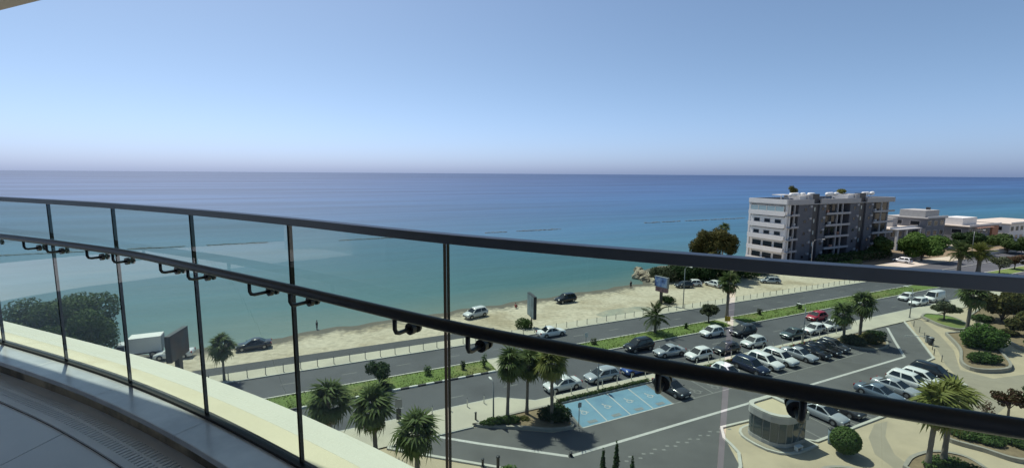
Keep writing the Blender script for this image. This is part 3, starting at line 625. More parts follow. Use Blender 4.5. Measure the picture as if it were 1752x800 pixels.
tree('small pale tree in the narrow grass planter by the road', S(89.2, 34.2), 3.6, 2.2, 1900, 'leaf_grey', .18, 101, crown_lo=.4, blobs=7)
palm('tall single palm with a bare trunk in the rounded planter', S(82.3, 29.0), 7.0, .24, 'fan', 44, 22, 1.2, 102, (.2, 0), .3)
bush('big bright bush in the rounded planter below the single palm', S(79.4, 26.4), (3.2, 2.4), 3.6, 5200, 'leaf_bright', .2, 103, z=.3)
bush('lower bush at the rounded tip of the planter', S(73.0, 24.0), (2.2, 1.3), 1.5, 2400, 'leaf', .16, 104, z=.3)
for i, (s, t, h_, r, lf) in enumerate(((96, 30, 6.2, 3.8, 'leaf_pine'), (104, 27, 7.0, 4.2, 'leaf'), (91, 25.5, 5.0, 3.2, 'leaf_pine'), (110, 31, 7.2, 4.2, 'leaf_dark'), (99, 23.5, 6.0, 4.0, 'leaf_dark'))):
    nm = ['olive tree at the front of the right-hand garden bed', 'green tree behind the olive tree in the right-hand garden', 'low olive tree nearest the plaza in the right-hand garden', 'dark tree at the back of the right-hand garden', 'dark tree at the right edge of the right-hand garden'][i]
    tree(nm, S(s, t), h_, r, 4200, lf, .26, 110+i, crown_lo=.15)
for i, (s, t, q) in enumerate(((93.5, 31.5, 1.3), (88.5, 27.0, 1.1), (99, 28.3, 1.6), (86, 23.5, 1.2), (104, 31.5, 1.6), (94.5, 27.5, 1.2))):
    bush(['low shrub at the tip of the right-hand garden bed', 'low shrub on the plaza edge of the right-hand garden', 'brown shrub between the olive trees of the right-hand garden', 'low shrub at the near corner of the right-hand garden', 'tall shrub at the back of the right-hand garden', 'small shrub under the olive tree of the right-hand garden'][i], S(s, t), (q*1.4, q), q, 1500, ('leaf', 'leaf_pine', 'leaf_grey')[i % 3], .16, 130+i, z=.36)
for i, px in enumerate(((1028, 905), (1050, 900), (1077, 915))):
    cypress(['left one of three slim cypress tips at the bottom edge', 'middle and tallest of three slim cypress tips at the bottom edge', 'right one of three slim cypress tips at the bottom edge'][i], G(*px), (5.9, 6.3, 5.7)[i], .3, 120+i)
bush('bright green shrub top at the bottom edge left of the cypresses', G(872, 815), .8, 1.0, 700, 'leaf_bright', .12, 125)

# rocks on the point and breakwaters
def rock_mesh(seed, m):
    bm = bmesh.new(); bmesh.ops.create_icosphere(bm, subdivisions=2, radius=1); rnd = random.Random(seed)
    for v in bm.verts: v.co *= 1+rnd.uniform(-.22, .22); v.co.z *= .7
    me = bpy.data.meshes.new('rock'); bm.to_mesh(me); bm.free(); me.materials.append(MT[m]); return me
RK = [rock_mesh(i, 'rock') for i in range(4)]; SRK = [rock_mesh(i+9, 'sea_rock') for i in range(3)]
rnd = random.Random(4)
for i in range(34):
    s = rnd.uniform(66.5, 73); t = 76.5+(s-66.5)*1.15+rnd.uniform(-2.6, 1.6); k = rnd.uniform(.4, 1.15)
    o = ob('boulder', RK[i % 4], None, (*S(s, t), -.25), (rnd.uniform(0, 3), rnd.uniform(0, 3), rnd.uniform(0, 6)), (k, k*rnd.uniform(.7, 1.2), k*.9)); tag(o, 'tan boulder in the rock heap on the shore point', 'boulder', 'boulders on the shore point')
def breakwater(label, s0, s1, t, hgt, gaps=(), seed=1):
    rnd = random.Random(seed); e = empty('breakwater', (*S((s0+s1)/2, t), SEA_Z), 0, label, 'breakwater'); c = S((s0+s1)/2, t); s = s0
    mb = MB()
    while s < s1:
        if not any(a < s < b for a, b in gaps):
            x, y = S(s, t+rnd.uniform(-.6, .6)); k = rnd.uniform(.7, 1.4)*hgt
            bm_v = [tuple(v.co) for v in SRK[0].vertices]; mb.add([(x-c[0]+q[0]*k*1.9, y-c[1]+q[1]*k*1.6, q[2]*k+rnd.uniform(-.1, .1)*hgt) for q in bm_v], [tuple(p.vertices) for p in SRK[0].polygons])
        s += 1.6*hgt
    o = mb.obj('rock_mound', MT['sea_rock'], e); tag(o, kind='stuff')
breakwater('long low breakwater line in the middle distance left of the apartment block', 150, 216, 170, .42, ((158, 160), (171, 175), (190, 192)), seed=2)
breakwater('thin low breakwater line on the water in the centre', 14, 100, 164, .33, ((34, 40), (52, 66), (75, 80)), 3)
breakwater('thin low breakwater line on the water behind the left panes', -90, -8, 168, .33, ((-52, -44), (-30, -24)), 4)

# ------------------------------------------------------------------ apartment block
mat('render_grey', (.27, .275, .29), .8, var=.07, vscale=.6)
mat('render_slate', (.105, .11, .125), .8, var=.08, vscale=.6)
mat('render_white', (.66, .64, .61), .75, var=.06, vscale=.8)
mat('render_band', (.36, .355, .355), .8, var=.06, vscale=.8)
mat('dark_clad', (.03, .032, .038), .5, var=.1, vscale=1)
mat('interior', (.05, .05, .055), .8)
mat('blue_glass', (.30, .40, .42), .15, spec=.7)
mat('solar', (.02, .03, .06), .2)
mat('tan_roof', (.50, .43, .29), .85, var=.08, vscale=.8)
mat('terrace', (.52, .45, .38), .85, var=.1, vscale=.6)
mat('concrete', (.36, .35, .335), .85, var=.12, vscale=.7)
mat('concrete_dark', (.16, .165, .18), .85, var=.12, vscale=.7)
mat('brick_orange', (.36, .17, .10), .85, var=.1, vscale=.8)
mat('awning', (.5, .28, .2), .8)
def part(parent, name, m, *boxes, bev=0):
    mb = MB()
    for b in boxes: mb.box(*b)
    o = mb.obj(name, MT[m], parent)
    if bev: bevel(o, bev)
    return o
def window(parent, x0, x1, z0, z1, y, facing='y', m='dark_window', fr='render_band', sgn=-1):
    """window lying in the plane y (or x) with a frame, a part with its pane as sub-part"""
    d = .06*sgn; f = .07
    def B(mb, a0, a1, c0, c1, p0, p1):
        p0, p1 = min(p0, p1), max(p0, p1)
        if facing == 'y': mb.box(a0, a1, p0, p1, c0, c1)
        else: mb.box(p0, p1, a0, a1, c0, c1)
    mb = MB(); B(mb, x0, x1, z0, z0+f, y, y+d); B(mb, x0, x1, z1-f, z1, y, y+d); B(mb, x0, x0+f, z0+f, z1-f, y, y+d); B(mb, x1-f, x1, z0+f, z1-f, y, y+d)
    w = mb.obj('window', MT[fr], parent); mp = MB(); B(mp, x0+f, x1-f, z0+f, z1-f, y+.005*sgn, y+.03*sgn); mp.obj('pane', MT[m], w); return w
def apartment():
    base = S(109.4, 74.2); e = empty('apartment_block', (*base, 0), UANG, 'grey five-storey apartment block with white end wall and solar tanks on its roof', 'building')
    c = Vector(base); ux, uy = U
    def k(px, y=341):
        r = ray(px, y); q = r.x/r.y; return (q*c.y - c.x)/(ux-uy*q)
    fh = 3.42; D = 12.0; NF = 5; TOP = fh*NF; L = k(1531, 335)
    ks = dict(a0=0, a1=k(1368), s1=k(1392), s2=k(1404), b0=k(1415), b1=k(1456), t1=k(1472), t2=k(1483), c0=k(1496), c1=L)
    rec = 1.8
    # core volume behind the recesses, solid wall bays in front of it
    part(e, 'core', 'render_slate', (1.6, L-.3, rec, D, 0, TOP))
    part(e, 'wall', 'render_slate', (ks['a1'], ks['s1'], 0, rec-.003, .3, TOP)); part(e, 'wall', 'render_slate', (ks['s2'], ks['b0'], 0, rec-.003, .3, TOP))
    part(e, 'wall', 'render_slate', (ks['b1'], ks['t1'], 0, rec-.003, .3, TOP)); part(e, 'wall', 'render_slate', (ks['t2'], ks['c0'], 0, rec-.003, .3, TOP))
    for a, b in (('s1', 's2'), ('t1', 't2')):
        st = part(e, 'stair_tower', 'dark_clad', (ks[a]+.002, ks[b]-.002, .35, rec-.004, 0, TOP+2.7))
        for f in range(NF):
            w = (ks[a]+ks[b])/2; part(st, 'stair_window', 'blue_glass', (w-.35, w+.1, .31, .349, f*fh+1.2, f*fh+2.3))
        part(e, 'stair_head', 'render_band', (ks[a]-2.0, ks[a]-.003, .2, 5.5, TOP+.003, TOP+2.5)); part(e, 'stair_head', 'render_white', (ks[a]-5.0, ks[a]-2.003, .8, 5.5, TOP+.003, TOP+2.3))
    # parapet
    part(e, 'parapet', 'render_band', (-.3, ks['s1']-.003, -.3, .1, TOP+.003, TOP+1.25), ); part(e, 'parapet', 'render_band', (ks['s2']+.003, ks['t1']-.003, -.3, .1, TOP+.003, TOP+1.25)); part(e, 'parapet', 'render_band', (ks['t2']+.003, L, -.3, .1, TOP+.003, TOP+1.25))
    part(e, 'parapet', 'render_white', (-.3, .1, .103, D, TOP+.003, TOP+1.25)); part(e, 'parapet', 'render_band', (.103, L-.403, D-.4, D, TOP+.003, TOP+1.25)); part(e, 'parapet', 'render_band', (L-.4, L, .103, D, TOP+.003, TOP+1.25))
    part(e, 'roof_slab', 'concrete', (-.28, L-.02, -.28, D-.01, TOP-.25, TOP))
    rnd = random.Random(8)
    # balcony groups of the long side
    for g0, g1, div in (('a0', 'a1', (.42,)), ('b0', 'b1', (.46, .66)), ('c0', 'c1', (.36, .7))):
        x0, x1 = ks[g0], ks[g1]
        if g0 == 'a0': x0 = 1.6
        for f in range(NF):
            z = f*fh
            bal = part(e, 'balcony', 'render_band', (x0-(1.7 if g0 == 'a0' else 0)+.004, x1-.004, -.45, rec-.006, z, z+.26))
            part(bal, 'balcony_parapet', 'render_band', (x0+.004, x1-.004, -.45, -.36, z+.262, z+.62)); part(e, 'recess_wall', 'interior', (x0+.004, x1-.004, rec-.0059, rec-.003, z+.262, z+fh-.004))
            for d in div:
                xd = x0+(x1-x0)*d; part(bal, 'divider', 'render_band', (xd-.16, xd+.16, -.25, .12, z+.262, z+fh-.004))
            a = x0+.3; edges = [x0+(x1-x0)*q for q in (0,)+div+(1,)]
            for q0, q1 in zip(edges, edges[1:]):
                window(e, q0+.35, q1-.35, z+.35, z+fh-.55, rec-.006, 'y', 'dark_window', 'render_slate')
            for q in range(2):
                if rnd.random() < .6: xx = rnd.uniform(x0+.6, x1-1.2); part(bal, 'balcony_furniture', 'render_white' if rnd.random() < .5 else 'awning', (xx, xx+.6, .2, .8, z+.262, z+rnd.uniform(1.0, 1.5)))
    # small windows and air conditioners on the solid bays
    for a, b in (('a1', 's1'), ('s2', 'b0'), ('b1', 't1'), ('t2', 'c0')):
        x = (ks[a]+ks[b])/2
        for f in range(NF):
            window(e, x-.55, x+.55, f*fh+1.3, f*fh+2.2, -.004, 'y', 'dark_window', 'render_slate')
            part(e, 'air_conditioner', 'render_band', (ks[b]-1.5, ks[b]-.6, -.36, -.004, f*fh+2.3, f*fh+2.9))
    # white end wall
    part(e, 'end_wall', 'render_white', (.9, 1.597, .05, D-.002, 0, TOP-.26))
    part(e, 'corner_pier', 'render_white', (-.02, .55, .02, .55, 0, TOP-.26)); part(e, 'corner_pier', 'render_white', (-.02, .55, D-.6, D-.02, 0, TOP-.26))
    for f in range(NF):
        z = f*fh
        bal = part(e, 'end_balcony', 'render_white', (-.5, .896, .553, D-.603, z, z+.24)); part(bal, 'end_parapet', 'render_white', (-.5, -.33, .2, D-.25, z+.243, z+1.25))
        if f == 4:
            for q in range(4): w0 = .7+q*(D-1.4)/4; window(e, w0, w0+(D-1.4)/4-.08, z+1.27, z+2.75, -.36, 'x', 'blue_glass', 'render_white')
        elif f in (2, 3):
            part(e, 'end_infill', 'render_white', (.05, .3, .56, D-.61, z+.243, z+fh-.3))
            for q in range(3): w0 = 1.6+q*3.3; window(e, w0, w0+1.9, z+1.35, z+2.45, .048, 'x', 'dark_window', 'render_band')
        else:
            for q in range(3): w0 = .9+q*3.5; window(e, w0, w0+3.0, z+.4, z+2.7, .898, 'x', 'dark_window', 'render_white')
    # solar heaters on the roof
    tank = MB().tube([(-.9, 0, 2.3), (.9, 0, 2.3)], .55, 12).mesh('water_tank', MT['white_paint'], True)
    pan = mesh('solar_panel', [(-.9, -.5, .25), (.9, -.5, .25), (.9, .75, 1.25), (-.9, .75, 1.25), (-.9, -.5, .2), (.9, -.5, .2), (.9, .75, 1.2), (-.9, .75, 1.2)], [(0, 1, 2, 3), (7, 6, 5, 4), (0, 4, 5, 1), (1, 5, 6, 2), (2, 6, 7, 3), (3, 7, 4, 0)], MT['solar'])
    leg = MB().box(-.8, -.74, .2, .26, 0, 1.2).box(.74, .8, .2, .26, 0, 1.2).mesh('stand', MT['post_grey'])
    for x in (5, 7.2, 10, 12, 20.5, 22.8, 24.8, 38, 40.2, 42.4, 45.0):
        if x < L-1.5:
            y = rnd.uniform(1.2, 3); t = ob('water_tank', tank, e, (x, y, TOP+.2), (0, 0, rnd.uniform(-.3, .3))); ob('solar_panel', pan, t); ob('stand', leg, t)
    part(e, 'pergola', 'render_white', (3.5, 8.5, 4.5, 7.5, TOP+2.2, TOP+2.4), (3.5, 3.7, 4.5, 4.7, TOP, TOP+2.2), (8.3, 8.5, 4.5, 4.7, TOP, TOP+2.2))
    v, f_ = leaf_cloud([((ks['s1']-3, 4, TOP+3.6), (1.0, 1.0, .9)), ((ks['s1']-3.6, 4.4, TOP+4.3), (.8, .8, .8))], 900, .2, 5, .2); ob('roof_plant', mesh('roof_plant', v, f_, MT['leaf_pine']), e)
    v, f_ = leaf_cloud([((ks['t1']-3, 4, TOP+3.2), (1.8, 1.0, .7))], 900, .2, 6, .2); ob('roof_plant', mesh('roof_plant', v, f_, MT['leaf_yellow']), e)
    part(e, 'ground_floor_wall', 'terrace', (L-9, L-5, -3.2, -2.9, .02, 1.7))
apartment()

# low houses on the right
def house(label, s, t, w, d, floors, wallm, seed, boxes=(), rz=0, roofm='terrace'):
    rnd = random.Random(seed); e = empty('flat_roofed_house', (*S(s, t), 0), UANG+rz, label, 'house'); fh = 3.4; top = floors*fh
    part(e, 'wall', wallm, (0, w, 0, d, 0, top)); part(e, 'roof', roofm, (-.5, w+.5, -.6, d+.4, top+.003, top+.35))
    part(e, 'roof_rail', 'render_white', (-.45, w+.45, -.55, -.40, top+.353, top+.9))
    for f in range(floors):
        n = max(2, int(w/4))
        for i in range(n):
            a = w*(i+.2)/n; window(e, a, a+w/n*.6, f*fh+.8, f*fh+2.6, -.004, 'y', 'dark_window', 'render_white')
    for i in range(2): window(e, d*(.15+.45*i), d*(.4+.45*i), (floors-1)*fh+.9, (floors-1)*fh+2.5, -.004, 'x', 'dark_window', 'render_white')
    for (nm, m, b) in boxes: part(e, nm, m, b)
    return e
h1 = house('long grey two-storey house with columns and tan terrace roof', 163, 78, 27, 15, 2, 'concrete_dark', 1, (
    ('column', 'render_white', (-.3, .5, -2.6, -2.0, 0, 6.8)), ('column', 'render_white', (5.5, 6.1, -2.6, -2.0, 0, 6.8)), ('column', 'render_white', (14, 14.8, -2.6, -2.0, 0, 6.8)),
    ('porch_roof', 'render_band', (-.6, 15, -2.8, -.62, 6.803, 7.2)), ('chimney_block', 'concrete', (8, 11, 3, 6, 7.16, 10.4))))
house('tall grey box-shaped house with a pale upper storey', 178, 75.5, 13, 12, 3, 'concrete_dark', 2, (('upper_storey', 'concrete', (1.5, 11, 1.2, 9, 10.56, 13.0)), ('roof_tank', 'post_dark', (8, 9, 3, 4, 13.003, 13.9))), 0, 'concrete')
house('flat-roofed house with an orange end wall at the right edge', 196, 72, 24, 12, 2, 'concrete_dark', 3, (('orange_wall', 'brick_orange', (17, 22, -.7, -.05, 0, 6.6)), ('penthouse', 'render_white', (3, 14, 3, 9, 7.16, 9.8)), ('terrace_awning', 'awning', (3, 16, -1.6, -.62, 6.4, 6.6))))
house('small white seaside house behind the apartment block', 160, 96, 10, 8, 1, 'render_white', 4, (), 0, 'render_white')
house('small pale house on the far shore with a flat white roof', 192, 98, 16, 8, 1, 'render_white', 5, (), .1, 'render_white')
house('cream house right of the orange-walled one at the picture edge', 221, 70.5, 34, 14, 2, 'render_white', 6)
# beige garden wall and pavement by the bend
sheet('forecourt', [(134, 60.2), (150, 60.2), (153, 64.5), (136, 65.5)], .02, 'terrace')
o = strip_box('garden_wall', [(166, 61), (235, 60.5)], .3, 0, 1.4, 'terrace', kind=None); tag(o, 'low beige garden wall along the road in front of the houses', 'wall')

# ------------------------------------------------------------------ cars
def car_style(Lc, Wc, Hc, hood, wind, rear, tail, belt=.60, deck=None, ground=.20):
    return dict(L=Lc, W=Wc, H=Hc, hood=hood, wind=wind, rear=rear, tail=tail, belt=belt, deck=deck, g=ground)
STY = dict(hatch=car_style(4.05, 1.74, 1.50, .98, .80, .12, .50), sedan=car_style(4.6, 1.80, 1.45, 1.15, .92, .75, .80, .62, .95), suv=car_style(4.5, 1.86, 1.68, 1.10, .72, .06, .42, .60, None, .25), estate=car_style(4.5, 1.78, 1.48, 1.10, .85, .08, .45), van=car_style(5.0, 1.95, 2.15, .62, .62, .02, .10, .52, None, .25))
PROT = {}
def car_meshes(style):
    if style in PROT: return PROT[style]
    q = STY[style]; L, Wd, Hc = q['L'], q['W'], q['H']; h = Wd/2; zb = Hc*q['belt']; g = q['g']
    xf = L/2-q['hood']; xf2 = xf-q['wind']; xr = -L/2+q['rear']; xr2 = xr+q['tail']
    zd = q['deck'] or zb
    out = {}
    # lower body
    sts = [(-L/2, .80, .50*zb, g+.18), (-L/2+.06, .90, .88*zd, g+.06), (-L/2+.22, .96, zd*.985, g), (xr+.1 if xr+.1 > -L/2+.3 else -L/2+.35, .985, zd if q['deck'] else zb, g-.02), (xr2+.1, 1, zb, g-.04), (0, 1, zb, g-.04), (xf-.25, 1, zb, g-.04), (xf+.12, .99, zb*.985, g-.02), (L/2-.50, .97, zb*.90, g), (L/2-.22, .92, zb*.82, g+.02), (L/2-.06, .84, zb*.70, g+.06), (L/2, .72, zb*.52, g+.14)]
    sec = lambda w, zt, z0: [(-w*.86, z0), (-w*.98, z0+.10), (-w, z0+(zt-z0)*.45), (-w*.985, z0+(zt-z0)*.78), (-w*.90, zt-.02), (-w*.55, zt+.015), (0, zt+.025), (w*.55, zt+.015), (w*.90, zt-.02), (w*.985, z0+(zt-z0)*.78), (w, z0+(zt-z0)*.45), (w*.98, z0+.10), (w*.86, z0)]
    V = []; n = 13
    for x, w, zt, z0 in sts: V += [(x, y, z) for y, z in sec(h*w, zt, z0)]
    Fc = [(i*n+k, (i+1)*n+k, (i+1)*n+(k+1) % n, i*n+(k+1) % n) for i in range(len(sts)-1) for k in range(n)]
    Fc += [tuple(range(n)), tuple(range(len(sts)*n-1, (len(sts)-1)*n-1, -1))]
    out['body'] = mesh('body', V, [f[::-1] for f in Fc], MT['paint_white'], True)
    # cabin
    wb, wt = h*.93, h*.74; zt = Hc; xm = (xf2+xr2)/2
    cs = [(xr, wb*.93, zb-.04, .02), (xr2, wt*.97, zt-.03, 1), (xm, wt, zt, 1), (xf2, wt*.96, zt-.04, 1), (xf, wb*.95, zb-.04, .02)]
    def ring(x, wt_, z, xb, wbb): return [(xb, -wbb, zb-.05), (x, -wt_, z-.05), (x, -wt_*.82, z), (x, 0, z+.02), (x, wt_*.82, z), (x, wt_, z-.05), (xb, wbb, zb-.05)]
    R = [ring(xr2, wt*.96, zt-.04, xr, wb*.93), ring(xr2+.28*(xm-xr2), wt, zt-.01, xr+.3*(xm-xr), wb), ring(xm, wt, zt, xm, wb), ring(xf2-.28*(xf2-xm), wt, zt-.015, xf-.3*(xf-xm), wb), ring(xf2, wt*.95, zt-.06, xf, wb*.94)]
    V = sum(R, []); m_ = 7; Fc = [(i*m_+k, i*m_+k+1, (i+1)*m_+k+1, (i+1)*m_+k) for i in range(4) for k in range(m_-1)] + [tuple(range(m_-1, -1, -1)), tuple(range(4*m_, 5*m_))]
    out['roof'] = mesh('roof', V, [f[::-1] for f in Fc], MT['paint_white'], True)
    def quad(a, b, c, d, ins=.05, off=.012, nm='window', m='car_glass'):
        P = [Vector(p) for p in (a, b, c, d)]; cen = sum(P, Vector())/4; nr = (P[1]-P[0]).cross(P[3]-P[0]).normalized()
        if nr.dot(cen-Vector((cen.x*.3, 0, .5))) < 0: nr = -nr
        Q = [p+(cen-p).normalized()*ins+nr*off for p in P]; Q2 = [p-nr*.02 for p in Q]
        return mesh(nm, Q+Q2, [(0, 1, 2, 3), (7, 6, 5, 4), (0, 4, 5, 1), (1, 5, 6, 2), (2, 6, 7, 3), (3, 7, 4, 0)], MT[m])
    out['windshield'] = quad((xf, -wb*.94, zb-.03), (xf, wb*.94, zb-.03), (xf2, wt*.95, zt-.08), (xf2, -wt*.95, zt-.08), .09, .02, 'windshield')
    if style != 'van': out['rear_window'] = quad((xr, wb*.9, zb+.02), (xr, -wb*.9, zb+.02), (xr2, -wt*.9, zt-.10), (xr2, wt*.9, zt-.10), .10, .02, 'rear_window')
    def lerp(x0, x1, f): return x0+(x1-x0)*f
    for sg, nm in ((-1, 'r'), (1, 'l')):
        def P(fx, fz): return (lerp(lerp(xr, xr2, fz), lerp(xf, xf2, fz), fx), sg*lerp(wb, wt, fz)*.995, lerp(zb-.02, zt-.07, fz))
        if style == 'van': out['side_window_'+nm] = [quad(P(.80, .08), P(.97, .08), P(.97, .92), P(.80, .92), .03, .015, 'side_window')]
        else: out['side_window_'+nm] = [quad(P(.07, .06), P(.44, .06), P(.44, .94), P(.10, .94), .03, .015, 'side_window'), quad(P(.47, .06), P(.94, .06), P(.92, .94), P(.47, .94), .03, .015, 'side_window')]
    r = .33 if style in ('suv', 'van') else .31
    out['tyre'] = MB().tube([(0, -.11, 0), (0, -.09, 0), (0, .09, 0), (0, .11, 0)], [r*.9, r, r, r*.9], 18).mesh('wheel', MT['tyre'], False)
    rm = MB().tube([(0, -.115, 0), (0, .115, 0)], r*.62, 12); rm.tube([(0, -.125, 0), (0, .125, 0)], r*.12, 8); out['rim'] = rm.mesh('rim', MT['rim'])
    a = MB(); 
    for k in range(12):
        q0 = math.pi*k/12-.12; q1 = math.pi*(k+1)/12-.12+.24*(k == 11); R1 = r+.075
        a.add([(R1*math.cos(q0), 0, R1*math.sin(q0)), (R1*math.cos(q1), 0, R1*math.sin(q1)), (0, 0, 0)], [(0, 1, 2)])
    out['arch'] = a.mesh('wheel_arch', MT['black_plastic']); out['r'] = r
    out['headlight'] = MB().ball((0, 0, 0), (.13, .17, .085), 8, 6).mesh('headlight', MT['headlight'], True); out['taillight'] = MB().box(-.06, .06, -.12, .12, -.13, .13).mesh('taillight', MT['taillight'])
    out['mirror'] = MB().ball((0, 0, 0), (.07, .10, .075), 8, 5).mesh('mirror', MT['paint_white'], True)
    out['bumper'] = MB().box(-.03, .03, -h*.62, h*.62, -.12, .12).mesh('grille', MT['black_plastic']); out['plate'] = MB().box(-.012, .012, -.26, .26, -.06, .06).mesh('number_plate', MT['plate'])
    out['geo'] = (L, h, zb, xf, xr, zd); PROT[style] = out; return out
def car(label, style, paint, s, t, rz=0, group=None, cat='car', loc=None, z=.012, detail=True, name='parked_car'):
    M = car_meshes(style); x, y = loc or S(s, t); e = empty(name, (x, y, z), UANG+rz, label, cat, group); L, h, zb, xf, xr, zd = M['geo']; r = M['r']; pm = MT['paint_'+paint]
    def painted(nm, me, *a, **k):
        o = ob(nm, me, *a, **k); o.material_slots[0].link = 'OBJECT'; o.material_slots[0].material = pm; return o
    b = painted('body', M['body'], e); painted('roof', M['roof'], e)
    ob('windshield', M['windshield'], e)
    if 'rear_window' in M: ob('rear_window', M['rear_window'], e)
    for sd in 'rl':
        for me in M['side_window_'+sd]: ob('side_window', me, e)
    for fx in (-L*.295, L*.31):
        for sg in (-1, 1):
            w = ob('wheel', M['tyre'], e, (fx, sg*(h-.085), r)); ob('rim', M['rim'], w); ob('wheel_arch', M['arch'], e, (fx, sg*(h+.004), r+.01))
    for sg in (-1, 1):
        ob('headlight', M['headlight'], e, (L/2-.17, sg*h*.70, zb*.70)); ob('taillight', M['taillight'], e, (-L/2+.07, sg*h*.76, zd*.80)); painted('mirror', M['mirror'], e, (xf-.18, sg*(h+.06), zb+.08))
    ob('grille', M['bumper'], e, (L/2-.03, 0, zb*.50)); ob('number_plate', M['plate'], e, (-L/2+.005, 0, zb*.62)); ob('number_plate', M['plate'], e, (L/2+.012, 0, zb*.42))
    return e
PI = math.pi
GR = 'cars on the street and in the car park'
# moving and kerbside cars (nose towards the left, -u)
car('black sport utility car driving beside the grass median', 'suv', 'black', 38.9, 44.5, PI, GR, name='car')
car('white hatchback driving next to the median, right of the black one', 'hatch', 'white', 51.7, 44.5, PI, GR, name='car')
car('dark sport utility car seen through the gap in the glass', 'suv', 'graphite', 55.9, 42.9, PI, GR, name='car')
car('grey-green car with glinting bonnet double-parked by the lower rail', 'sedan', 'silver', 41.2, 41.6, PI-.1, GR)
car('white car parked at the kerb behind the three palms', 'sedan', 'pearl', 24.4, 39.2, PI, GR)
car('silver hatchback parked at the kerb above the blue bays', 'estate', 'silver', 29.4, 39.3, PI, GR)
car('bright blue car mostly hidden by the lower rail', 'hatch', 'blue', 34.0, 39.2, PI, GR)
car('white small car parked at the kerb left of the glass gap', 'hatch', 'white', 43.7, 39.3, PI, GR)
car('dark grey car parked at the kerb behind the glass gap', 'hatch', 'graphite', 48.4, 39.3, PI, GR)
car('pale silver hatchback parked at the kerb right of the glass gap', 'hatch', 'pearl', 53.5, 39.4, PI, GR)
car('dark teal car parked at the kerb, third before the far palms', 'sedan', 'teal', 61.5, 39.4, PI, GR)
car('white hatchback parked at the kerb just left of the far palms', 'hatch', 'white', 66.0, 39.4, PI, GR)
car('white estate parked at the kerb behind the far palms', 'estate', 'white', 70.2, 39.4, PI, GR)
car('red car driving past the far palms', 'hatch', 'red', 72.4, 43.0, PI, GR, name='car')
car('white hatchback driving on the road right of the far palms', 'hatch', 'white', 99.2, 43.6, PI, GR, name='car')
car('white estate car parked at the kerb in front of the white van', 'estate', 'white', 97.2, 41.0, PI, GR)
car('white panel van parked at the kerb near the upper rail', 'van', 'white', 102.8, 41.1, PI, GR, 'van', name='parked_van')
car('white sedan driving on the seaward carriageway', 'sedan', 'white', 31.4, 53.6, 0, GR, name='car')
# first row of the car park
R1 = 'cars in the first row of the car park'
for s, t, st, pt, lb in ((34.2, 34.0, 'sedan', 'graphite', 'dark grey car in the bay next to the blue ones'), (42.6, 34.2, 'hatch', 'white', 'white hatchback half hidden by the rail in the first row'), (46.3, 34.2, 'suv', 'navy', 'dark blue sport utility car in the first row'),
      (49.0, 34.4, 'suv', 'white', 'white sport utility car next to the dark blue one'), (51.6, 34.4, 'suv', 'pearl', 'off-white sport utility car, right of the other white one in the first row'), (55.0, 34.3, 'sedan', 'silver', 'silver sedan between the white and black cars of the first row'),
      (57.4, 34.2, 'sedan', 'black', 'black sedan directly right of the silver sedan'), (59.7, 34.3, 'sedan', 'black', 'second black sedan from the silver one in the first row'), (61.8, 34.3, 'hatch', 'graphite', 'dark hatchback at the far right end of the first row')):
    car(lb, st, pt, s, t, -PI/2+.06, R1)
R2 = 'cars in the second row of the car park'
for s, t, st, pt, lb in ((43.2, 24.3, 'sedan', 'silver', 'silver sedan with a light stripe of sun parked beside the kiosk'), (45.9, 24.4, 'sedan', 'graphite', 'dark car right of the silver one, mostly behind the lower rail'), (52.4, 24.4, 'sedan', 'bluegrey', 'blue-grey sedan leftmost of the group above the lower rail'),
      (55.4, 24.4, 'sedan', 'silver', 'silver sedan second from the left above the lower rail'), (58.2, 24.4, 'suv', 'white', 'white sport utility car in the middle of the second row'), (60.7, 24.4, 'estate', 'white', 'white estate beside the black car in the second row'), (63.3, 24.6, 'suv', 'black', 'black sport utility car at the right end of the second row')):
    car(lb, st, pt, s, t, -PI/2+.05, R2)
# beach side
B_ = 'cars on the sandy lot'
car('pale silver sport utility car parked on the sand near the water', 'suv', 'pearl', 24.9, 65.8, PI+.25, B_, z=0)
car('black sport utility car parked on the sand near the water', 'suv', 'black', 42.2, 67.4, PI+.1, B_, z=0)
car('dark sedan parked on the sand right of the small palm', 'sedan', 'graphite', -5.2, 64.9, PI, B_, z=-.02)
car('white sedan parked on the sand behind the left billboard', 'sedan', 'white', -13.6, 65.6, PI-.15, B_, z=-.05)
car('white car beside the box truck under the big tree', 'hatch', 'white', -21.4, 67.4, PI, B_, z=-.08)
car('dark car parked by the thicket behind the blue billboard', 'hatch', 'graphite', 69.2, 66.9, PI-.3, B_, z=0)
car('white car parked by the thicket next to the dark one', 'hatch', 'white', 71.8, 67.2, PI-.4, B_, z=0)
car('white car by the thicket left of the glass gap', 'hatch', 'white', 75.4, 65.2, PI/2, B_, z=0)
car('silver car parked on the sand just below the upper rail', 'estate', 'silver', 88.6, 62.6, PI-.6, B_, z=0)
car('white car parked before the apartment hedge at the road bend', 'suv', 'white', 141.5, 64.0, PI/2, B_, z=.02)
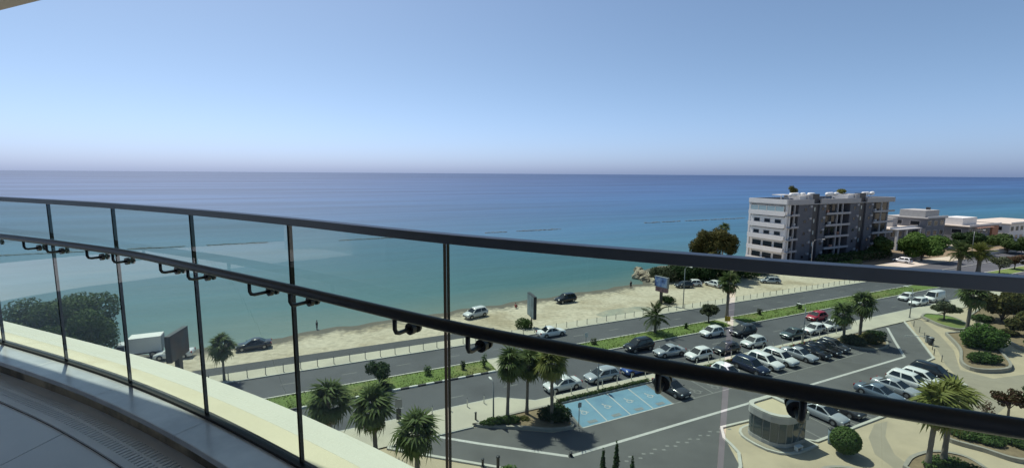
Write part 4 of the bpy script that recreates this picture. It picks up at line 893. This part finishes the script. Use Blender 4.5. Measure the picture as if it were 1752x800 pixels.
def box_truck(label, s, t, rz):
    e = empty('box_truck', (*S(s, t), -.06), UANG+rz, label, 'truck')
    bevel(part(e, 'cargo_box', 'white_paint', (-2.9, .75, -1.05, 1.05, .75, 2.85)), .05)
    cab = MB().add([(.85, -1, .45), (2.5, -1, .45), (2.5, -1, 1.15), (2.05, -.9, 2.05), (.95, -.9, 2.1), (.85, 1, .45), (2.5, 1, .45), (2.5, 1, 1.15), (2.05, .9, 2.05), (.95, .9, 2.1)], [(0, 1, 2, 3, 4), (9, 8, 7, 6, 5), (1, 6, 7, 2), (2, 7, 8, 3), (3, 8, 9, 4), (4, 9, 5, 0), (0, 5, 6, 1)]).obj('cab', MT['paint_white'], e); bevel(cab, .06)
    ob('windshield', mesh('windshield', [(2.50, -.82, 1.20), (2.50, .82, 1.20), (2.12, .74, 1.98), (2.12, -.74, 1.98)], [(0, 1, 2, 3)], MT['car_glass']), e)
    for sg in (-1, 1): part(e, 'side_window', 'car_glass', (1.15, 1.95, sg*.965-.02, sg*.965+.02, 1.25, 1.9))
    part(e, 'chassis', 'black_plastic', (-2.8, 2.3, -.5, .5, .42, .74))
    ty = MB().tube([(0, -.14, 0), (0, .14, 0)], .42, 16).mesh('wheel', MT['tyre']); rm = MB().tube([(0, -.15, 0), (0, .15, 0)], .22, 10).mesh('rim', MT['rim'])
    for x in (-1.9, 1.7):
        for sg in (-1, 1): w = ob('wheel', ty, e, (x, sg*.92, .42)); ob('rim', rm, w)
    part(e, 'tail_door', 'render_band', (-2.94, -2.905, -.95, .95, .85, 2.75))
    for sg in (-1, 1): part(e, 'taillight', 'taillight', (-2.93, -2.86, sg*.85-.12, sg*.85+.12, .58, .72)); part(e, 'headlight', 'headlight', (2.5, 2.54, sg*.75-.16, sg*.75+.16, .75, .95))
box_truck('white box truck parked on the sand beside the large tree', -17.6, 67.6, PI)

# ------------------------------------------------------------------ street furniture
BOL = MB().tube([(0, 0, 0), (0, 0, .78), (0, 0, .80), (0, 0, .86), (0, 0, .9)], [.055, .055, .07, .07, .03], 8).mesh('bollard', MT['post_white'], True)
BOLG = MB().tube([(0, 0, 0), (0, 0, .78), (0, 0, .80), (0, 0, .86), (0, 0, .9)], [.05, .05, .06, .06, .03], 8).mesh('bollard', MT['post_grey'], True)
CAPB = MB().tube([(0, 0, .90), (0, 0, .96)], [.06, .02], 8).mesh('cap', MT['post_dark'])
def bollard(s, t, label, group, me=BOL, z=.12):
    o = ob('bollard', me, None, (*S(s, t), z)); tag(o, label, 'bollard', group); ob('cap', CAPB, o); return o
s = -14.0
while s < 112: bollard(s, 55.4, 'slim post in the bollard row along the seaward pavement', 'bollards along the seaward pavement', BOLG); s += 1.75
s = 9.0
while s < 17.4: bollard(s, 39.5, 'slim white bollard on the wide pavement left of the palm planter', 'bollards on the wide landward pavement'); s += 1.7
s = 22.6
while s < 72: bollard(s, 37.65, 'slim white bollard along the kerb beside the parked street cars', 'bollards beside the street parking'); s += 1.9
for s, t in ((82.5, 35.0), (80.0, 33.2), (77.6, 31.6), (73.4, 28.9), (71.4, 27.9), (69.6, 26.4)): bollard(s, t, 'slim tan bollard on the pale border right of the car park', 'bollards on the border right of the car park', BOLG, .01)
def litter_bin(label, loc, m='post_dark', h=1.0, r=.28):
    e = empty('litter_bin', (*loc, .01), 0, label, 'bin'); MB().tube([(0, 0, 0), (0, 0, .08), (0, 0, h)], [r*.8, r*.85, r], 14).obj('bin_body', MT[m], e, True)
    MB().tube([(0, 0, h), (0, 0, h+.05), (0, 0, h+.12)], [r*1.08, r*1.08, r*.7], 14).obj('lid', MT['post_dark' if m != 'post_dark' else 'post_grey'], e, True); MB().box(-r*.6, r*.6, -r*1.02, -r*.9, h*.72, h*.86).obj('slot', MT['drain_dark'], e)
litter_bin('dark bin on the pale border right of the car park', S(75.3, 29.9), 'post_dark', 1.1, .34)
litter_bin('blue-grey upright post box at the kerb between kiosk and ball-shaped bush', S(39.4, 21.4), 'bin_blue', 1.45, .22)
def dark_post(label, loc, h, r):
    e = empty('dark_post', (*loc, .01), 0, label, 'post'); MB().tube([(0, 0, 0), (0, 0, h*.9), (0, 0, h*.92), (0, 0, h)], [r, r, r*1.3, r*1.2], 10).obj('shaft', MT['post_dark'], e, True); MB().tube([(0, 0, 0), (0, 0, .06)], [r*1.8, r*1.6], 10).obj('base', MT['post_dark'], e)
dark_post('taller dark lantern post at the bottom edge by the white line', G(852, 803), 1.25, .14)
dark_post('shorter dark post at the bottom edge left of the taller one', G(826, 797), .7, .11)
dark_post('dark low post on the wide pavement at the planter tip', S(14.0, 37.0), .9, .10)
dark_post('dark stub at the corner of the white car park line', S(18.9, 28.9), .35, .13)
def lamp(label, loc, h, arm, rz, m='post_grey'):
    e = empty('street_lamp', (*loc, .01), rz, label, 'street lamp')
    MB().tube([(0, 0, 0), (0, 0, h*.5), (0, 0, h*.93)], [.10, .08, .055], 8).obj('pole', MT[m], e, True); MB().tube([(0, 0, 0), (0, 0, .25)], [.16, .14], 10).obj('base', MT[m], e)
    MB().tube([(0, 0, h*.92), (arm*.25, 0, h*.985), (arm*.7, 0, h), (arm, 0, h)], .035, 6).obj('arm', MT[m], e, True)
    MB().ball((arm+.2, 0, h), (.42, .14, .08), 10, 6).obj('lamp_head', MT['post_white'], e, True); return e
lamp('tall thin street lamp at the seaward kerb right of the blue billboard', S(57.9, 55.9), 8.2, 1.2, UANG-PI/2)
lamp('curved street lamp in front of the white end wall of the apartment block', S(104, 64), 9.2, 2.4, 0)
lamp('thin street lamp at the pavement corner above the far car park lane', S(86.6, 37.4), 5.6, .8, UANG+PI/2)
lamp('slender lamp behind the dark parked car near the far palms', S(60.5, 37.4), 5.8, .8, UANG+PI/2)
lamp('slender lamp beside the silver car above the blue bays', S(27.5, 37.3), 4.4, .7, UANG+PI/2)
lamp('thin lamp standing in the hedge of the palm planter', S(15.3, 36.0), 4.4, .6, UANG+PI/2)
lamp('street lamp in front of the low flat-roofed houses', S(167, 60), 9, 2.0, UANG-PI/2)
lamp('street lamp before the rightmost house', S(190, 57.5), 9, 2.0, UANG-PI/2)
def sign(label, loc, h, panels, rz, pole=.04, pm='post_grey'):
    e = empty('sign_post', (*loc, .01), rz, label, 'sign'); MB().tube([(0, 0, 0), (0, 0, h)], pole, 8).obj('pole', MT[pm], e, True); MB().tube([(0, 0, 0), (0, 0, .05)], pole*2.5, 8).obj('base', MT[pm], e)
    for (w, z0, z1, m) in panels: bevel(part(e, 'panel', m, (-w/2, w/2, -.06-pole, -.02-pole, z0, z1)), .015)
sign('grey sign post at the front corner of the blue bays', S(21.75, 32.1), 2.7, ((.4, 2.2, 2.7, 'post_grey'),), UANG)
sign('dark information post with a pale panel on the wide pavement', S(7.7, 39.6), 2.3, ((.7, 1.6, 2.5, 'post_grey'), (.5, .3, 1.5, 'post_dark')), UANG-.3, .06, 'post_dark')
sign('white-panelled sign post on the median left of the dark moving car', S(33.0, 47.6), 2.4, ((.5, 1.7, 2.4, 'post_white'),), UANG)
sign('yellow sign on the median end beside the gap in the glass', S(57.2, 46.6), 1.5, ((.9, .8, 1.6, 'sign_yellow'),), UANG-.5)
def billboard_art(name, cols, scale, seed):
    m = bpy.data.materials.new(name); m.use_nodes = True; nt = m.node_tree; N_ = nt.nodes; L_ = nt.links; p = N_['Principled BSDF']; p.inputs['Roughness'].default_value = .45
    tc = N_.new('ShaderNodeTexCoord'); mp = N_.new('ShaderNodeMapping'); mp.inputs['Location'].default_value = (seed, seed*.7, 0); L_.new(tc.outputs['Object'], mp.inputs[0])
    nz = N_.new('ShaderNodeTexNoise'); nz.inputs['Scale'].default_value = scale; nz.inputs['Detail'].default_value = 3; L_.new(mp.outputs[0], nz.inputs['Vector'])
    cr = N_.new('ShaderNodeValToRGB'); L_.new(nz.outputs['Fac'], cr.inputs[0]); e = cr.color_ramp.elements
    e[0].position = .35; e[0].color = (*cols[0], 1); e[1].position = .68; e[1].color = (*cols[-1], 1)
    for i, c in enumerate(cols[1:-1]): k = e.new(.35+.33*(i+1)/(len(cols)-1)); k.color = (*c, 1)
    L_.new(cr.outputs[0], p.inputs['Base Color']); MT[name] = m
billboard_art('poster_dark', [(.03, .03, .035), (.09, .045, .035), (.05, .06, .075), (.12, .07, .06)], .5, 3)
billboard_art('poster_blue', [(.03, .05, .14), (.12, .22, .50), (.35, .45, .62), (.06, .10, .30)], .7, 8)
billboard_art('poster_teal', [(.03, .06, .07), (.06, .11, .12), (.04, .05, .06)], .6, 5)
billboard_art('poster_pale', [(.10, .14, .16), (.22, .28, .31), (.07, .10, .12)], .5, 6)
billboard_art('poster_pink', [(.10, .05, .07), (.22, .12, .15), (.05, .04, .06)], .9, 2)
def billboard(label, loc, rz, w, z0, z1, thick, front, back, pole_r, lower=None, frame='post_dark'):
    e = empty('billboard', (*loc, 0), rz, label, 'billboard')
    MB().box(-pole_r, pole_r, -pole_r*.7, pole_r*.7, 0, z0+.2).obj('pole', MT['post_dark'], e); MB().box(-pole_r*1.6, pole_r*1.6, -pole_r*1.4, pole_r*1.4, -.2, .10).obj('base', MT['concrete_dark'], e)
    bevel(part(e, 'cabinet', frame, (-w/2, w/2, -thick/2, thick/2, z0, z1)), .04)
    part(e, 'poster', front, (-w/2+.12, w/2-.12, -thick/2-.02, -thick/2-.003, z0+.12, z1-.12)); part(e, 'poster', back, (-w/2+.12, w/2-.12, thick/2+.003, thick/2+.02, z0+.12, z1-.12))
    if lower: part(e, 'lower_panel', lower, (-w/2+.3, w/2-.1, -thick/2, thick/2, z0-.9, z0-.04))
    return e
billboard('large dark billboard on a thick pole behind the left panes', (-40.9, 54.9), math.radians(99), 4.1, 2.4, 5.7, .6, 'poster_dark', 'poster_dark', .38)
billboard('narrow upright billboard seen edge-on beside the seaward road', (3.3, 73.5), math.radians(-74), 3.4, 2.0, 5.7, .5, 'poster_pale', 'poster_teal', .09, None, 'post_dark')
billboard('blue billboard with a pinkish lower board in front of the shoreline thicket', (29.2, 88.8), math.radians(-52), 3.0, 3.3, 5.4, .5, 'poster_blue', 'poster_blue', .24, 'poster_pink', 'post_grey')

# kiosk --------------------------------------------------------------------
def kiosk():
    e = empty('kiosk', (*S(34.2, 22.25), .13), UANG, 'small glazed guard kiosk with a rounded end and tan flat roof', 'kiosk')
    A, B = 3.55, 3.6                     # along the road, towards the sea
    def outline(o, n=4):
        r = 1.75; P = []
        for k in range(n+1): a = math.pi*1.5 - math.pi*.5*k/n; P.append((r+(r+o)*math.cos(a), r+(r+o)*math.sin(a)))
        for k in range(n+1): a = math.pi - math.pi*.5*k/n; P.append((.9+(.9+o)*math.cos(a), B-.9+(.9+o)*math.sin(a)))
        return P[::1] + [(A+o, B+o), (A+o, -o)]
    base = [(p[0], p[1]) for p in outline(.85)]
    MB().prism(base, -.12, .06).obj('island_kerb', MT['kerb'], e); MB().prism(outline(.62), .063, .085).obj('island_floor', MT['plaza_band'], e)
    MB().prism(outline(.06), .087, .45).obj('plinth', MT['concrete'], e); 
    P = outline(0); n = len(P); H1 = 2.4
    for i in range(n):
        a, b = Vector(P[i]), Vector(P[(i+1) % n]); d = b-a; L = d.length
        if L < .02: continue
        k = max(1, round(L/.95)); q = Vector((d.y, -d.x)).normalized()
        for j in range(k):
            p0, p1 = a+d*j/k, a+d*(j+1)/k
            dd = (p1-p0); nrm = Vector((dd.y, -dd.x)).normalized()*.02
            ob('window', mesh('window', [(*(p0+dd*.06-nrm), .46), (*(p1-dd*.06-nrm), .46), (*(p1-dd*.06-nrm), H1), (*(p0+dd*.06-nrm), H1), (*(p0+dd*.06+nrm), .46), (*(p1-dd*.06+nrm), .46), (*(p1-dd*.06+nrm), H1), (*(p0+dd*.06+nrm), H1)], [(0, 1, 2, 3), (7, 6, 5, 4), (0, 4, 5, 1), (1, 5, 6, 2), (2, 6, 7, 3), (3, 7, 4, 0)], MT['kiosk_glass']), e)
            MB().tube([(*p0, .45), (*p0, H1)], .035, 4).obj('mullion', MT['post_grey'], e)
    MB().prism(outline(.16), H1+.003, H1+.55).obj('fascia', MT['concrete'], e)
    rim = outline(.16); inn = [(p[0], p[1]) for p in outline(-.28)]; mb = MB(); m = len(rim)
    mb.add([(*p, H1+.553) for p in rim]+[(*p, H1+.75) for p in rim]+[(*p, H1+.75) for p in inn]+[(*p, H1+.553) for p in inn], [(r*m+i, r*m+(i+1) % m, (r+1)*m+(i+1) % m, (r+1)*m+i) for r in range(3) for i in range(m)]); mb.obj('roof_rim', MT['kerb'], e)
    MB().prism(outline(-.30), H1+.552, H1+.60).obj('roof_deck', MT['tan_roof'], e)
    MB().prism([(.7, .7), (A-.3, .5), (A-.3, B-.4), (.7, B-.5)], .09, .5).obj('counter', MT['interior'], e)
    br = MB(); br.tube([(A-1.25, -.03, .5), (A-.1, -.03, 2.2)], .025, 4); br.tube([(A-1.25, -.03, 2.2), (A-.1, -.03, .5)], .025, 4); br.obj('cross_brace', MT['post_grey'], e)
    mb = MB(); mb.box(1.5, 2.3, -.75, -.35, .42, .47); mb.box(1.55, 1.62, -.72, -.38, .09, .42); mb.box(2.18, 2.25, -.72, -.38, .09, .42)
    o = mb.obj('bench', MT['post_white'], None, False, (0, 0, 0)); o.matrix_world = Matrix.Translation((*S(34.2, 22.25), .13)) @ Matrix.Rotation(UANG, 4, 'Z'); tag(o, 'small pale bench standing against the kiosk front', 'bench')
m = mat('kiosk_glass', (.055, .075, .08), .08, spec=.7)
kiosk()
def barrier(label, s, t, rz):
    e = empty('barrier_gate', (*S(s, t), .01), UANG+rz, label, 'barrier'); bevel(part(e, 'cabinet', 'post_grey', (-.18, .18, -.18, .18, 0, 1.05)), .03); part(e, 'boom', 'kerb_white', (.18, 3.2, -.03, .03, .9, .98)); part(e, 'cap', 'post_dark', (-.2, .2, -.2, .2, 1.053, 1.1))
barrier('car park barrier with a short white boom beside the dark bin', 76.0, 30.6, 2.6)

# people -------------------------------------------------------------------
def person(label, loc, rz, pose='stand', shirt='cloth_dark', legs='cloth_dark', z=0, sink=0):
    e = empty('person', (*loc, z-sink), rz, label, 'person')
    if pose == 'stand': hip, kn, ft, sh = .93, .5, .04, 1.42; J = [(0, 0, hip), (0, 0, 1.15), (0, 0, sh), (.02, 0, 1.52), (.04, 0, 1.63), (.04, 0, 1.72), (0, .10, hip-.05), (.03, .11, kn), (0, .12, ft), (.16, .13, .03), (0, -.10, hip-.05), (-.03, -.11, kn), (-.08, -.12, ft), (.08, -.13, .03), (0, .19, sh-.03), (.0, .25, 1.15), (.10, .24, .90), (.14, .23, .82), (0, -.19, sh-.03), (0, -.26, 1.15), (.08, -.25, .90), (.12, -.24, .82)]
    else: J = [(0, 0, .14), (-.05, 0, .38), (-.02, 0, .62), (.02, 0, .72), (.05, 0, .83), (.06, 0, .92), (.08, .10, .13), (.42, .14, .42), (.70, .14, .05), (.84, .15, .03), (.08, -.10, .13), (.42, -.14, .42), (.70, -.14, .05), (.84, -.15, .03), (-.02, .19, .60), (.12, .25, .38), (.36, .20, .42), (.44, .18, .43), (-.02, -.19, .60), (.12, -.25, .38), (.36, -.20, .42), (.44, -.18, .43)]
    R = [.15, .14, .15, .055, .095, .085, .10, .065, .045, .035, .10, .065, .045, .035, .06, .045, .035, .03, .06, .045, .035, .03]
    E = [(0, 1), (1, 2), (2, 3), (3, 4), (4, 5), (0, 6), (6, 7), (7, 8), (8, 9), (0, 10), (10, 11), (11, 12), (12, 13), (2, 14), (14, 15), (15, 16), (16, 17), (2, 18), (18, 19), (19, 20), (20, 21)]
    me = bpy.data.meshes.new('body'); me.from_pydata(J, E, []); me.materials.append(MT['skin']); o = ob('body', me, e)
    sk = o.modifiers.new('skin', 'SKIN'); sk.use_smooth_shade = True; me.skin_vertices.new() if not me.skin_vertices else None
    for v, r in zip(me.skin_vertices[0].data, R): v.radius = (r, r*.9)
    me.skin_vertices[0].data[0].use_root = True; ss_ = o.modifiers.new('sub', 'SUBSURF'); ss_.levels = 1; ss_.render_levels = 1
    sh = MB(); sh.tube([Vector(J[0])+Vector((0, 0, .02)), J[1], J[2], Vector(J[2])+Vector((0, 0, .06))], [.18, .17, .19, .09], 10); sh.tube([J[14], J[15]], [.08, .065], 8); sh.tube([J[18], J[19]], [.08, .065], 8); sh.obj('shirt', MT[shirt], e, True)
    sho = MB(); sho.tube([J[0], J[6], J[7]], [.12, .13, .095], 8); sho.tube([J[0], J[10], J[11]], [.12, .13, .095], 8); sho.obj('shorts', MT[legs], e, True)
    MB().ball(tuple(Vector(J[5])+Vector((-.025, 0, .02))), (.10, .095, .09), 8, 6).obj('hair', MT['hair'], e, True)
person('person in dark clothes standing in the shallow water near the beach', S(2.4, 70.9), .4, 'stand', 'cloth_dark', 'cloth_dark', SEA_Z, .25)
person('person in a reddish top sitting on the sand near the water', S(32.7, 67.6), 1.2, 'sit', 'cloth_red', 'cloth_dark', -.02)
person('person standing at the water edge near the rocks', S(59.6, 71.2), 2.0, 'stand', 'cloth_dark', 'cloth_dark', -.25)

# ------------------------------------------------------------------ balcony (heights are relative to the camera)
GT, GB_, FL = -.225, -1.35, -1.47                     # glass top, glass foot, floor
JP = [below(-115, 552, 1.35), below(5, 586, 1.35), below(113, 618, 1.35), below(222, 655, 1.35), below(355, 712, 1.35), below(522, 800, 1.35), below(770, 416, .225), below(1262, 461, .225)]
JP = [Vector((p.x, p.y)) for p in JP]
q1, q2 = below(1500, 480, .225), below(1752, 499, .225); q1, q2 = Vector((q1.x, q1.y)), Vector((q2.x, q2.y))
ext = q2 + (q2-q1).normalized()*.42; ext2 = ext + (q2-q1).normalized()*.86; ext3 = ext2 + (q2-q1).normalized()*.86
CURVE = catmull([JP[0]+(JP[0]-JP[1])*2.0, JP[0]+(JP[0]-JP[1])] + JP + [q1, q2, ext, ext2, ext3], 14)
def resample(C, st):
    out = [C[0]]; acc = 0
    for a, b in zip(C, C[1:]):
        L = (b-a).length; d = st-acc
        while d <= L: out.append(a+(b-a)*(d/L)); d += st
        acc = (acc+L) % st if L+acc >= st else acc+L
    return out
CV = resample(CURVE, .05)
def nrm(i, C):
    a, b = C[max(0, i-1)], C[min(len(C)-1, i+1)]; d = (b-a).normalized(); return Vector((-d.y, d.x))     # outwards
def nearest(p): return min(range(len(CV)), key=lambda i: (CV[i]-p).length)
def sweep(name, sec, m, parent=None, i0=0, i1=None, z=H, smooth=False, closed=True):
    C = CV[i0:i1]; n = len(sec); V = []; Fc = []
    for i, p in enumerate(C):
        q = nrm(i0+i, CV)
        for o_, zz in sec: V.append((p.x+q.x*o_, p.y+q.y*o_, zz+z))
    for i in range(len(C)-1):
        for k in range(n if closed else n-1): Fc.append((i*n+k, (i+1)*n+k, (i+1)*n+(k+1) % n, i*n+(k+1) % n))
    if closed: Fc += [tuple(range(n)), tuple(range(len(C)*n-1, (len(C)-1)*n-1, -1))]
    bm = bmesh.new(); vs = [bm.verts.new(v) for v in V]
    for f in Fc: bm.faces.new([vs[k] for k in f])
    bmesh.ops.recalc_face_normals(bm, faces=bm.faces); me = bpy.data.meshes.new(name); bm.to_mesh(me); bm.free(); me.materials.append(MT[m])
    if smooth: me.polygons.foreach_set('use_smooth', [True]*len(me.polygons))
    return ob(name, me, parent)
rail = empty('balcony_railing', (0, 0, 0), 0, 'curved balcony railing of tinted glass panes with dark top rail and round handrail', 'railing')
o = sweep('top_rail', [(-.021, GT), (.021, GT), (.021, GT+.031), (-.021, GT+.031)], 'rail_metal', rail); bevel(o, .003)
sweep('glass_channel', [(-.022, GB_+.001), (.022, GB_+.001), (.022, GB_+.016), (-.022, GB_+.016)], 'seal_and_shade', rail)
joints = [0] + [nearest(p) for p in [JP[0]+(JP[0]-JP[1])] + JP + [ext, ext2]] + [len(CV)-1]
def pane(i0, i1, a0, a1):
    """one pane between two joints, with dark polished edges"""
    C = [Vector(p) for p in CV[i0:i1+1]]; 
    C[0] = C[0]+(C[1]-C[0]).normalized()*a0; C[-1] = C[-1]+(C[-2]-C[-1]).normalized()*a1
    th = .008; V = []; Fc = []; ix = []; n = len(C)
    for i, p in enumerate(C):
        q = nrm(i, C)
        for s_ in (-th, th):
            for zz in (GB_+.017, GT-.001): V.append((p.x+q.x*s_, p.y+q.y*s_, H+zz))
    for i in range(n-1):
        a = i*4; b = a+4
        Fc += [(a, b, b+1, a+1), (a+3, b+3, b+2, a+2), (a, a+2, b+2, b), (a+1, b+1, b+3, a+3)]; ix += [0, 0, 1, 1]
    Fc += [(0, 1, 3, 2), ((n-1)*4, (n-1)*4+2, (n-1)*4+3, (n-1)*4+1)]; ix += [1, 1]
    ob('glass_pane', mesh('glass_pane', V, Fc, [MT['pane_glass'], MT['pane_edge']], False, ix), rail)
for a, b in zip(joints, joints[1:]): pane(a, b, .007, .007)
# handrail
hp = [below(x, y, .465) for x, y in ((-120, 393), (0, 404), (192, 429), (327, 456), (497, 494), (770, 558), (1000, 603), (1245, 647), (1500, 693), (1752, 733))]
hp = [hp[0]*2-hp[1]]+hp+[hp[-1]*2-hp[-2], hp[-1]*5-hp[-2]*4]
HR = [p+Vector((0, 0, H)) for p in catmull(hp, 12)]
o = MB().tube(HR, .0195, 16).obj('handrail', MT['handrail_metal'], rail, True)
def bracket(P):
    q = Vector((P.x, P.y)); i = min(range(len(HR)), key=lambda k: (Vector((HR[k].x, HR[k].y))-q).length); h = HR[i]; j = nearest(q); nn = nrm(j, CV); gl = CV[j]-nn*.007
    zb = H-.465-.072
    # foot of the drop lies straight below the handrail, on the normal through the disc
    hx = Vector((h.x, h.y)); off = (hx-gl).dot(nn); foot = gl+nn*off
    b = MB().tube([(foot.x, foot.y, h.z-.012), (foot.x, foot.y, zb+.018), (foot.x+nn.x*.006, foot.y+nn.y*.006, zb+.005), (foot.x+nn.x*.02, foot.y+nn.y*.02, zb), (gl.x-nn.x*.005, gl.y-nn.y*.005, zb)], .0075, 10).obj('bracket', MT['bracket_metal'], rail, True)
    MB().tube([(gl.x-nn.x*.018, gl.y-nn.y*.018, zb), (gl.x-nn.x*.001, gl.y-nn.y*.001, zb)], .021, 16).obj('bracket_disc', MT['handrail_metal'], b, False)
    MB().tube([(gl.x+nn.x*.015, gl.y+nn.y*.015, zb), (gl.x+nn.x*.024, gl.y+nn.y*.024, zb)], .021, 16).obj('bracket_cap', MT['handrail_metal'], b, False)
for j in joints[1:-1]:
    for d in (-.135, .14):
        k = int(round(d/.05)); 
        if 0 <= j+k < len(CV): bracket(CV[j]+(CV[min(j+1, len(CV)-1)]-CV[j-1]).normalized()*d)
# marble upstand, ledge outside, drain, floor
up = sweep('balcony_upstand', [(-.165, GB_-.035), (-.165, FL-.02), (.035, FL-.02), (.035, GB_-.035)], 'upstand_face'); tag(up, kind='structure')
sg_ = sweep('cap_shade_strip', [(-.1675, GB_-.052), (-.1655, GB_-.052), (-.1655, GB_-.036), (-.1675, GB_-.036)], 'seal_and_shade', up)  # dark strip on the face, paints the shade under the cap overhang
cap_i = list(range(0, len(CV), 18))
for a, b in zip(cap_i, cap_i[1:]+[len(CV)-1]):
    C0 = CV; V = []
    o = sweep('cap_slab', [(-.19, GB_-.034), (-.19, GB_), (.034, GB_), (.034, GB_-.034)], 'marble_cap', up, a, b+1)
    bevel(o, .004)
led = sweep('balcony_ledge', [(.036, GB_-.045), (.036, GB_-.5), (.30, GB_-.5), (.30, GB_-.045)], 'ledge_outer'); tag(led, kind='structure')
lo = list(range(5, len(CV), 26))
for a, b in zip([0]+lo, lo+[len(CV)-1]):
    sweep('coping_slab', [(.1655, GB_-.044), (.1655, GB_-.022), (.315, GB_-.026), (.315, GB_-.044)], 'ledge_outer', led, a, b+1)
    sweep('inner_slab', [(.037, GB_-.044), (.037, GB_-.020), (.165, GB_-.022), (.165, GB_-.044)], 'ledge_inner', led, a, b+1)
dr = sweep('drain_channel', [(-.40, FL-.05), (-.40, FL-.035), (-.17, FL-.035), (-.17, FL-.05)], 'drain_dark'); tag(dr, kind='structure')
def drain_cover():
    """stone cover strip with two rows of real slots"""
    V = []; Fc = []; pts = resample(CURVE, .011)
    rowd = [-.372, -.335, -.285, -.270, -.220, -.1665]; nn = len(rowd)
    for i, p in enumerate(pts):
        q = nrm(i, pts)
        for d in rowd: V.append((p.x+q.x*d, p.y+q.y*d, H+FL+.002))
    for i in range(len(pts)-1):
        for k in range(nn-1):
            if k in (1, 3) and i % 3 == (0 if k == 1 else 1): continue
            Fc.append((i*nn+k, (i+1)*nn+k, (i+1)*nn+k+1, i*nn+k+1))
    o = ob('drain_cover', mesh('drain_cover', V, Fc, MT['drain_stone'])); so_ = o.modifiers.new('solid', 'SOLIDIFY'); so_.thickness = .012; so_.offset = 1
    tag(o, 'curved stone drain cover with two rows of short slots on the balcony floor', 'drain')
drain_cover()
# floor: grout bed and large tiles cut along the curve
chord = (JP[-1]-JP[1]).normalized(); inn = Vector((chord.y, -chord.x))
if inn.y > 0: inn = -inn
def offs(d, i0=0, i1=None):
    return [CV[i]+nrm(i, CV)*d for i in range(*slice(i0, i1).indices(len(CV)))]
edge = offs(-.372); back = [edge[-1]+inn*4.5, edge[0]+inn*4.5]
poly = edge+back
bm = bmesh.new(); vs = [bm.verts.new((p.x, p.y, H+FL-.012)) for p in poly]; f = bm.faces.new(vs); bmesh.ops.triangulate(bm, faces=[f]); bmesh.ops.recalc_face_normals(bm, faces=bm.faces); me = bpy.data.meshes.new('balcony_floor'); bm.to_mesh(me); bm.free(); me.materials.append(MT['grout']); flo = ob('balcony_floor', me); tag(flo, kind='structure')
def tiles():
    import itertools
    e0 = G0 = Vector((-2.531, 2.429)); d1 = Vector((-2.563+2.531, 2.172-2.429)).normalized(); d2 = Vector((-d1.y, d1.x))   # joint direction read off the floor
    T = 1.2; gap = .0035
    for a in range(-6, 7):
        for b in range(-4, 9):
            o_ = G0+d2*(a*T)+d1*(b*T-.9)
            q = [o_+d2*gap+d1*gap, o_+d2*(T-gap)+d1*gap, o_+d2*(T-gap)+d1*(T-gap), o_+d2*gap+d1*(T-gap)]
            bm = bmesh.new(); vs = [bm.verts.new((p.x, p.y, 0)) for p in q]; bm.faces.new(vs)
            c = sum(q, Vector((0, 0)))/4; i = nearest(c)
            if (c-CV[i]).length > 5.2 or (c-CV[i]).dot(nrm(i, CV)) > .5: bm.free(); continue
            lo_, hi_ = max(1, i-30), min(len(CV)-2, i+30)
            for k in range(lo_, hi_, 2):
                nn = nrm(k, CV); p = CV[k]-nn*.3745
                if (p-c).length > 1.6: continue
                g_ = bm.verts[:]+bm.edges[:]+bm.faces[:]
                bmesh.ops.bisect_plane(bm, geom=g_, plane_co=(p.x, p.y, 0), plane_no=(nn.x, nn.y, 0), clear_outer=True)
            if not bm.faces: bm.free(); continue
            r = bmesh.ops.extrude_face_region(bm, geom=bm.faces[:]); 
            for v in r['geom']:
                if isinstance(v, bmesh.types.BMVert): v.co.z -= .011
            for v in bm.verts: v.co.z += H+FL+.0005
            bmesh.ops.recalc_face_normals(bm, faces=bm.faces)
            me = bpy.data.meshes.new('floor_tile'); bm.to_mesh(me); bm.free(); me.materials.append(MT['floor_tile']); ob('floor_tile', me, flo)
tiles()
def slab(name, d, z0, z1, m, dback=4.6):
    e_ = offs(d); P = e_+[e_[-1]+inn*dback, e_[0]+inn*dback]; bm = bmesh.new(); vs = [bm.verts.new((p.x, p.y, H+z0)) for p in P]; f = bm.faces.new(vs)
    r = bmesh.ops.extrude_face_region(bm, geom=[f])
    for v in r['geom']:
        if isinstance(v, bmesh.types.BMVert): v.co.z += z1-z0
    bmesh.ops.triangulate(bm, faces=bm.faces[:]); bmesh.ops.recalc_face_normals(bm, faces=bm.faces); me = bpy.data.meshes.new(name); bm.to_mesh(me); bm.free(); me.materials.append(MT[m]); o = ob(name, me); tag(o, kind='structure'); return o
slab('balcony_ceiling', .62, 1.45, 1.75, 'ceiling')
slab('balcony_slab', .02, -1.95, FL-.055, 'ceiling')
wc = (JP[1]+JP[-1])/2+inn*3.4; hw = 6.0
def wall_box(name, a0, a1, z0, z1, d0, d1, m, parent=None):
    P = [wc+chord*a0+inn*d0, wc+chord*a1+inn*d0, wc+chord*a1+inn*d1, wc+chord*a0+inn*d1]
    o = MB().prism([tuple(p) for p in P], H+z0, H+z1).obj(name, MT[m], parent)
    if not parent: tag(o, kind='structure')
    return o
bw = wall_box('balcony_back_wall', -hw, hw, FL+.004, 1.447, .0, .25, 'facade')
for k in range(3):
    a = -3.4+k*2.3; d_ = wall_box('sliding_door', a, a+2.2, FL+.02, .85, -.06, -.004, 'rail_metal', bw); wall_box('door_glass', a+.08, a+2.12, FL+.1, .77, -.075, -.063, 'dark_window', d_)
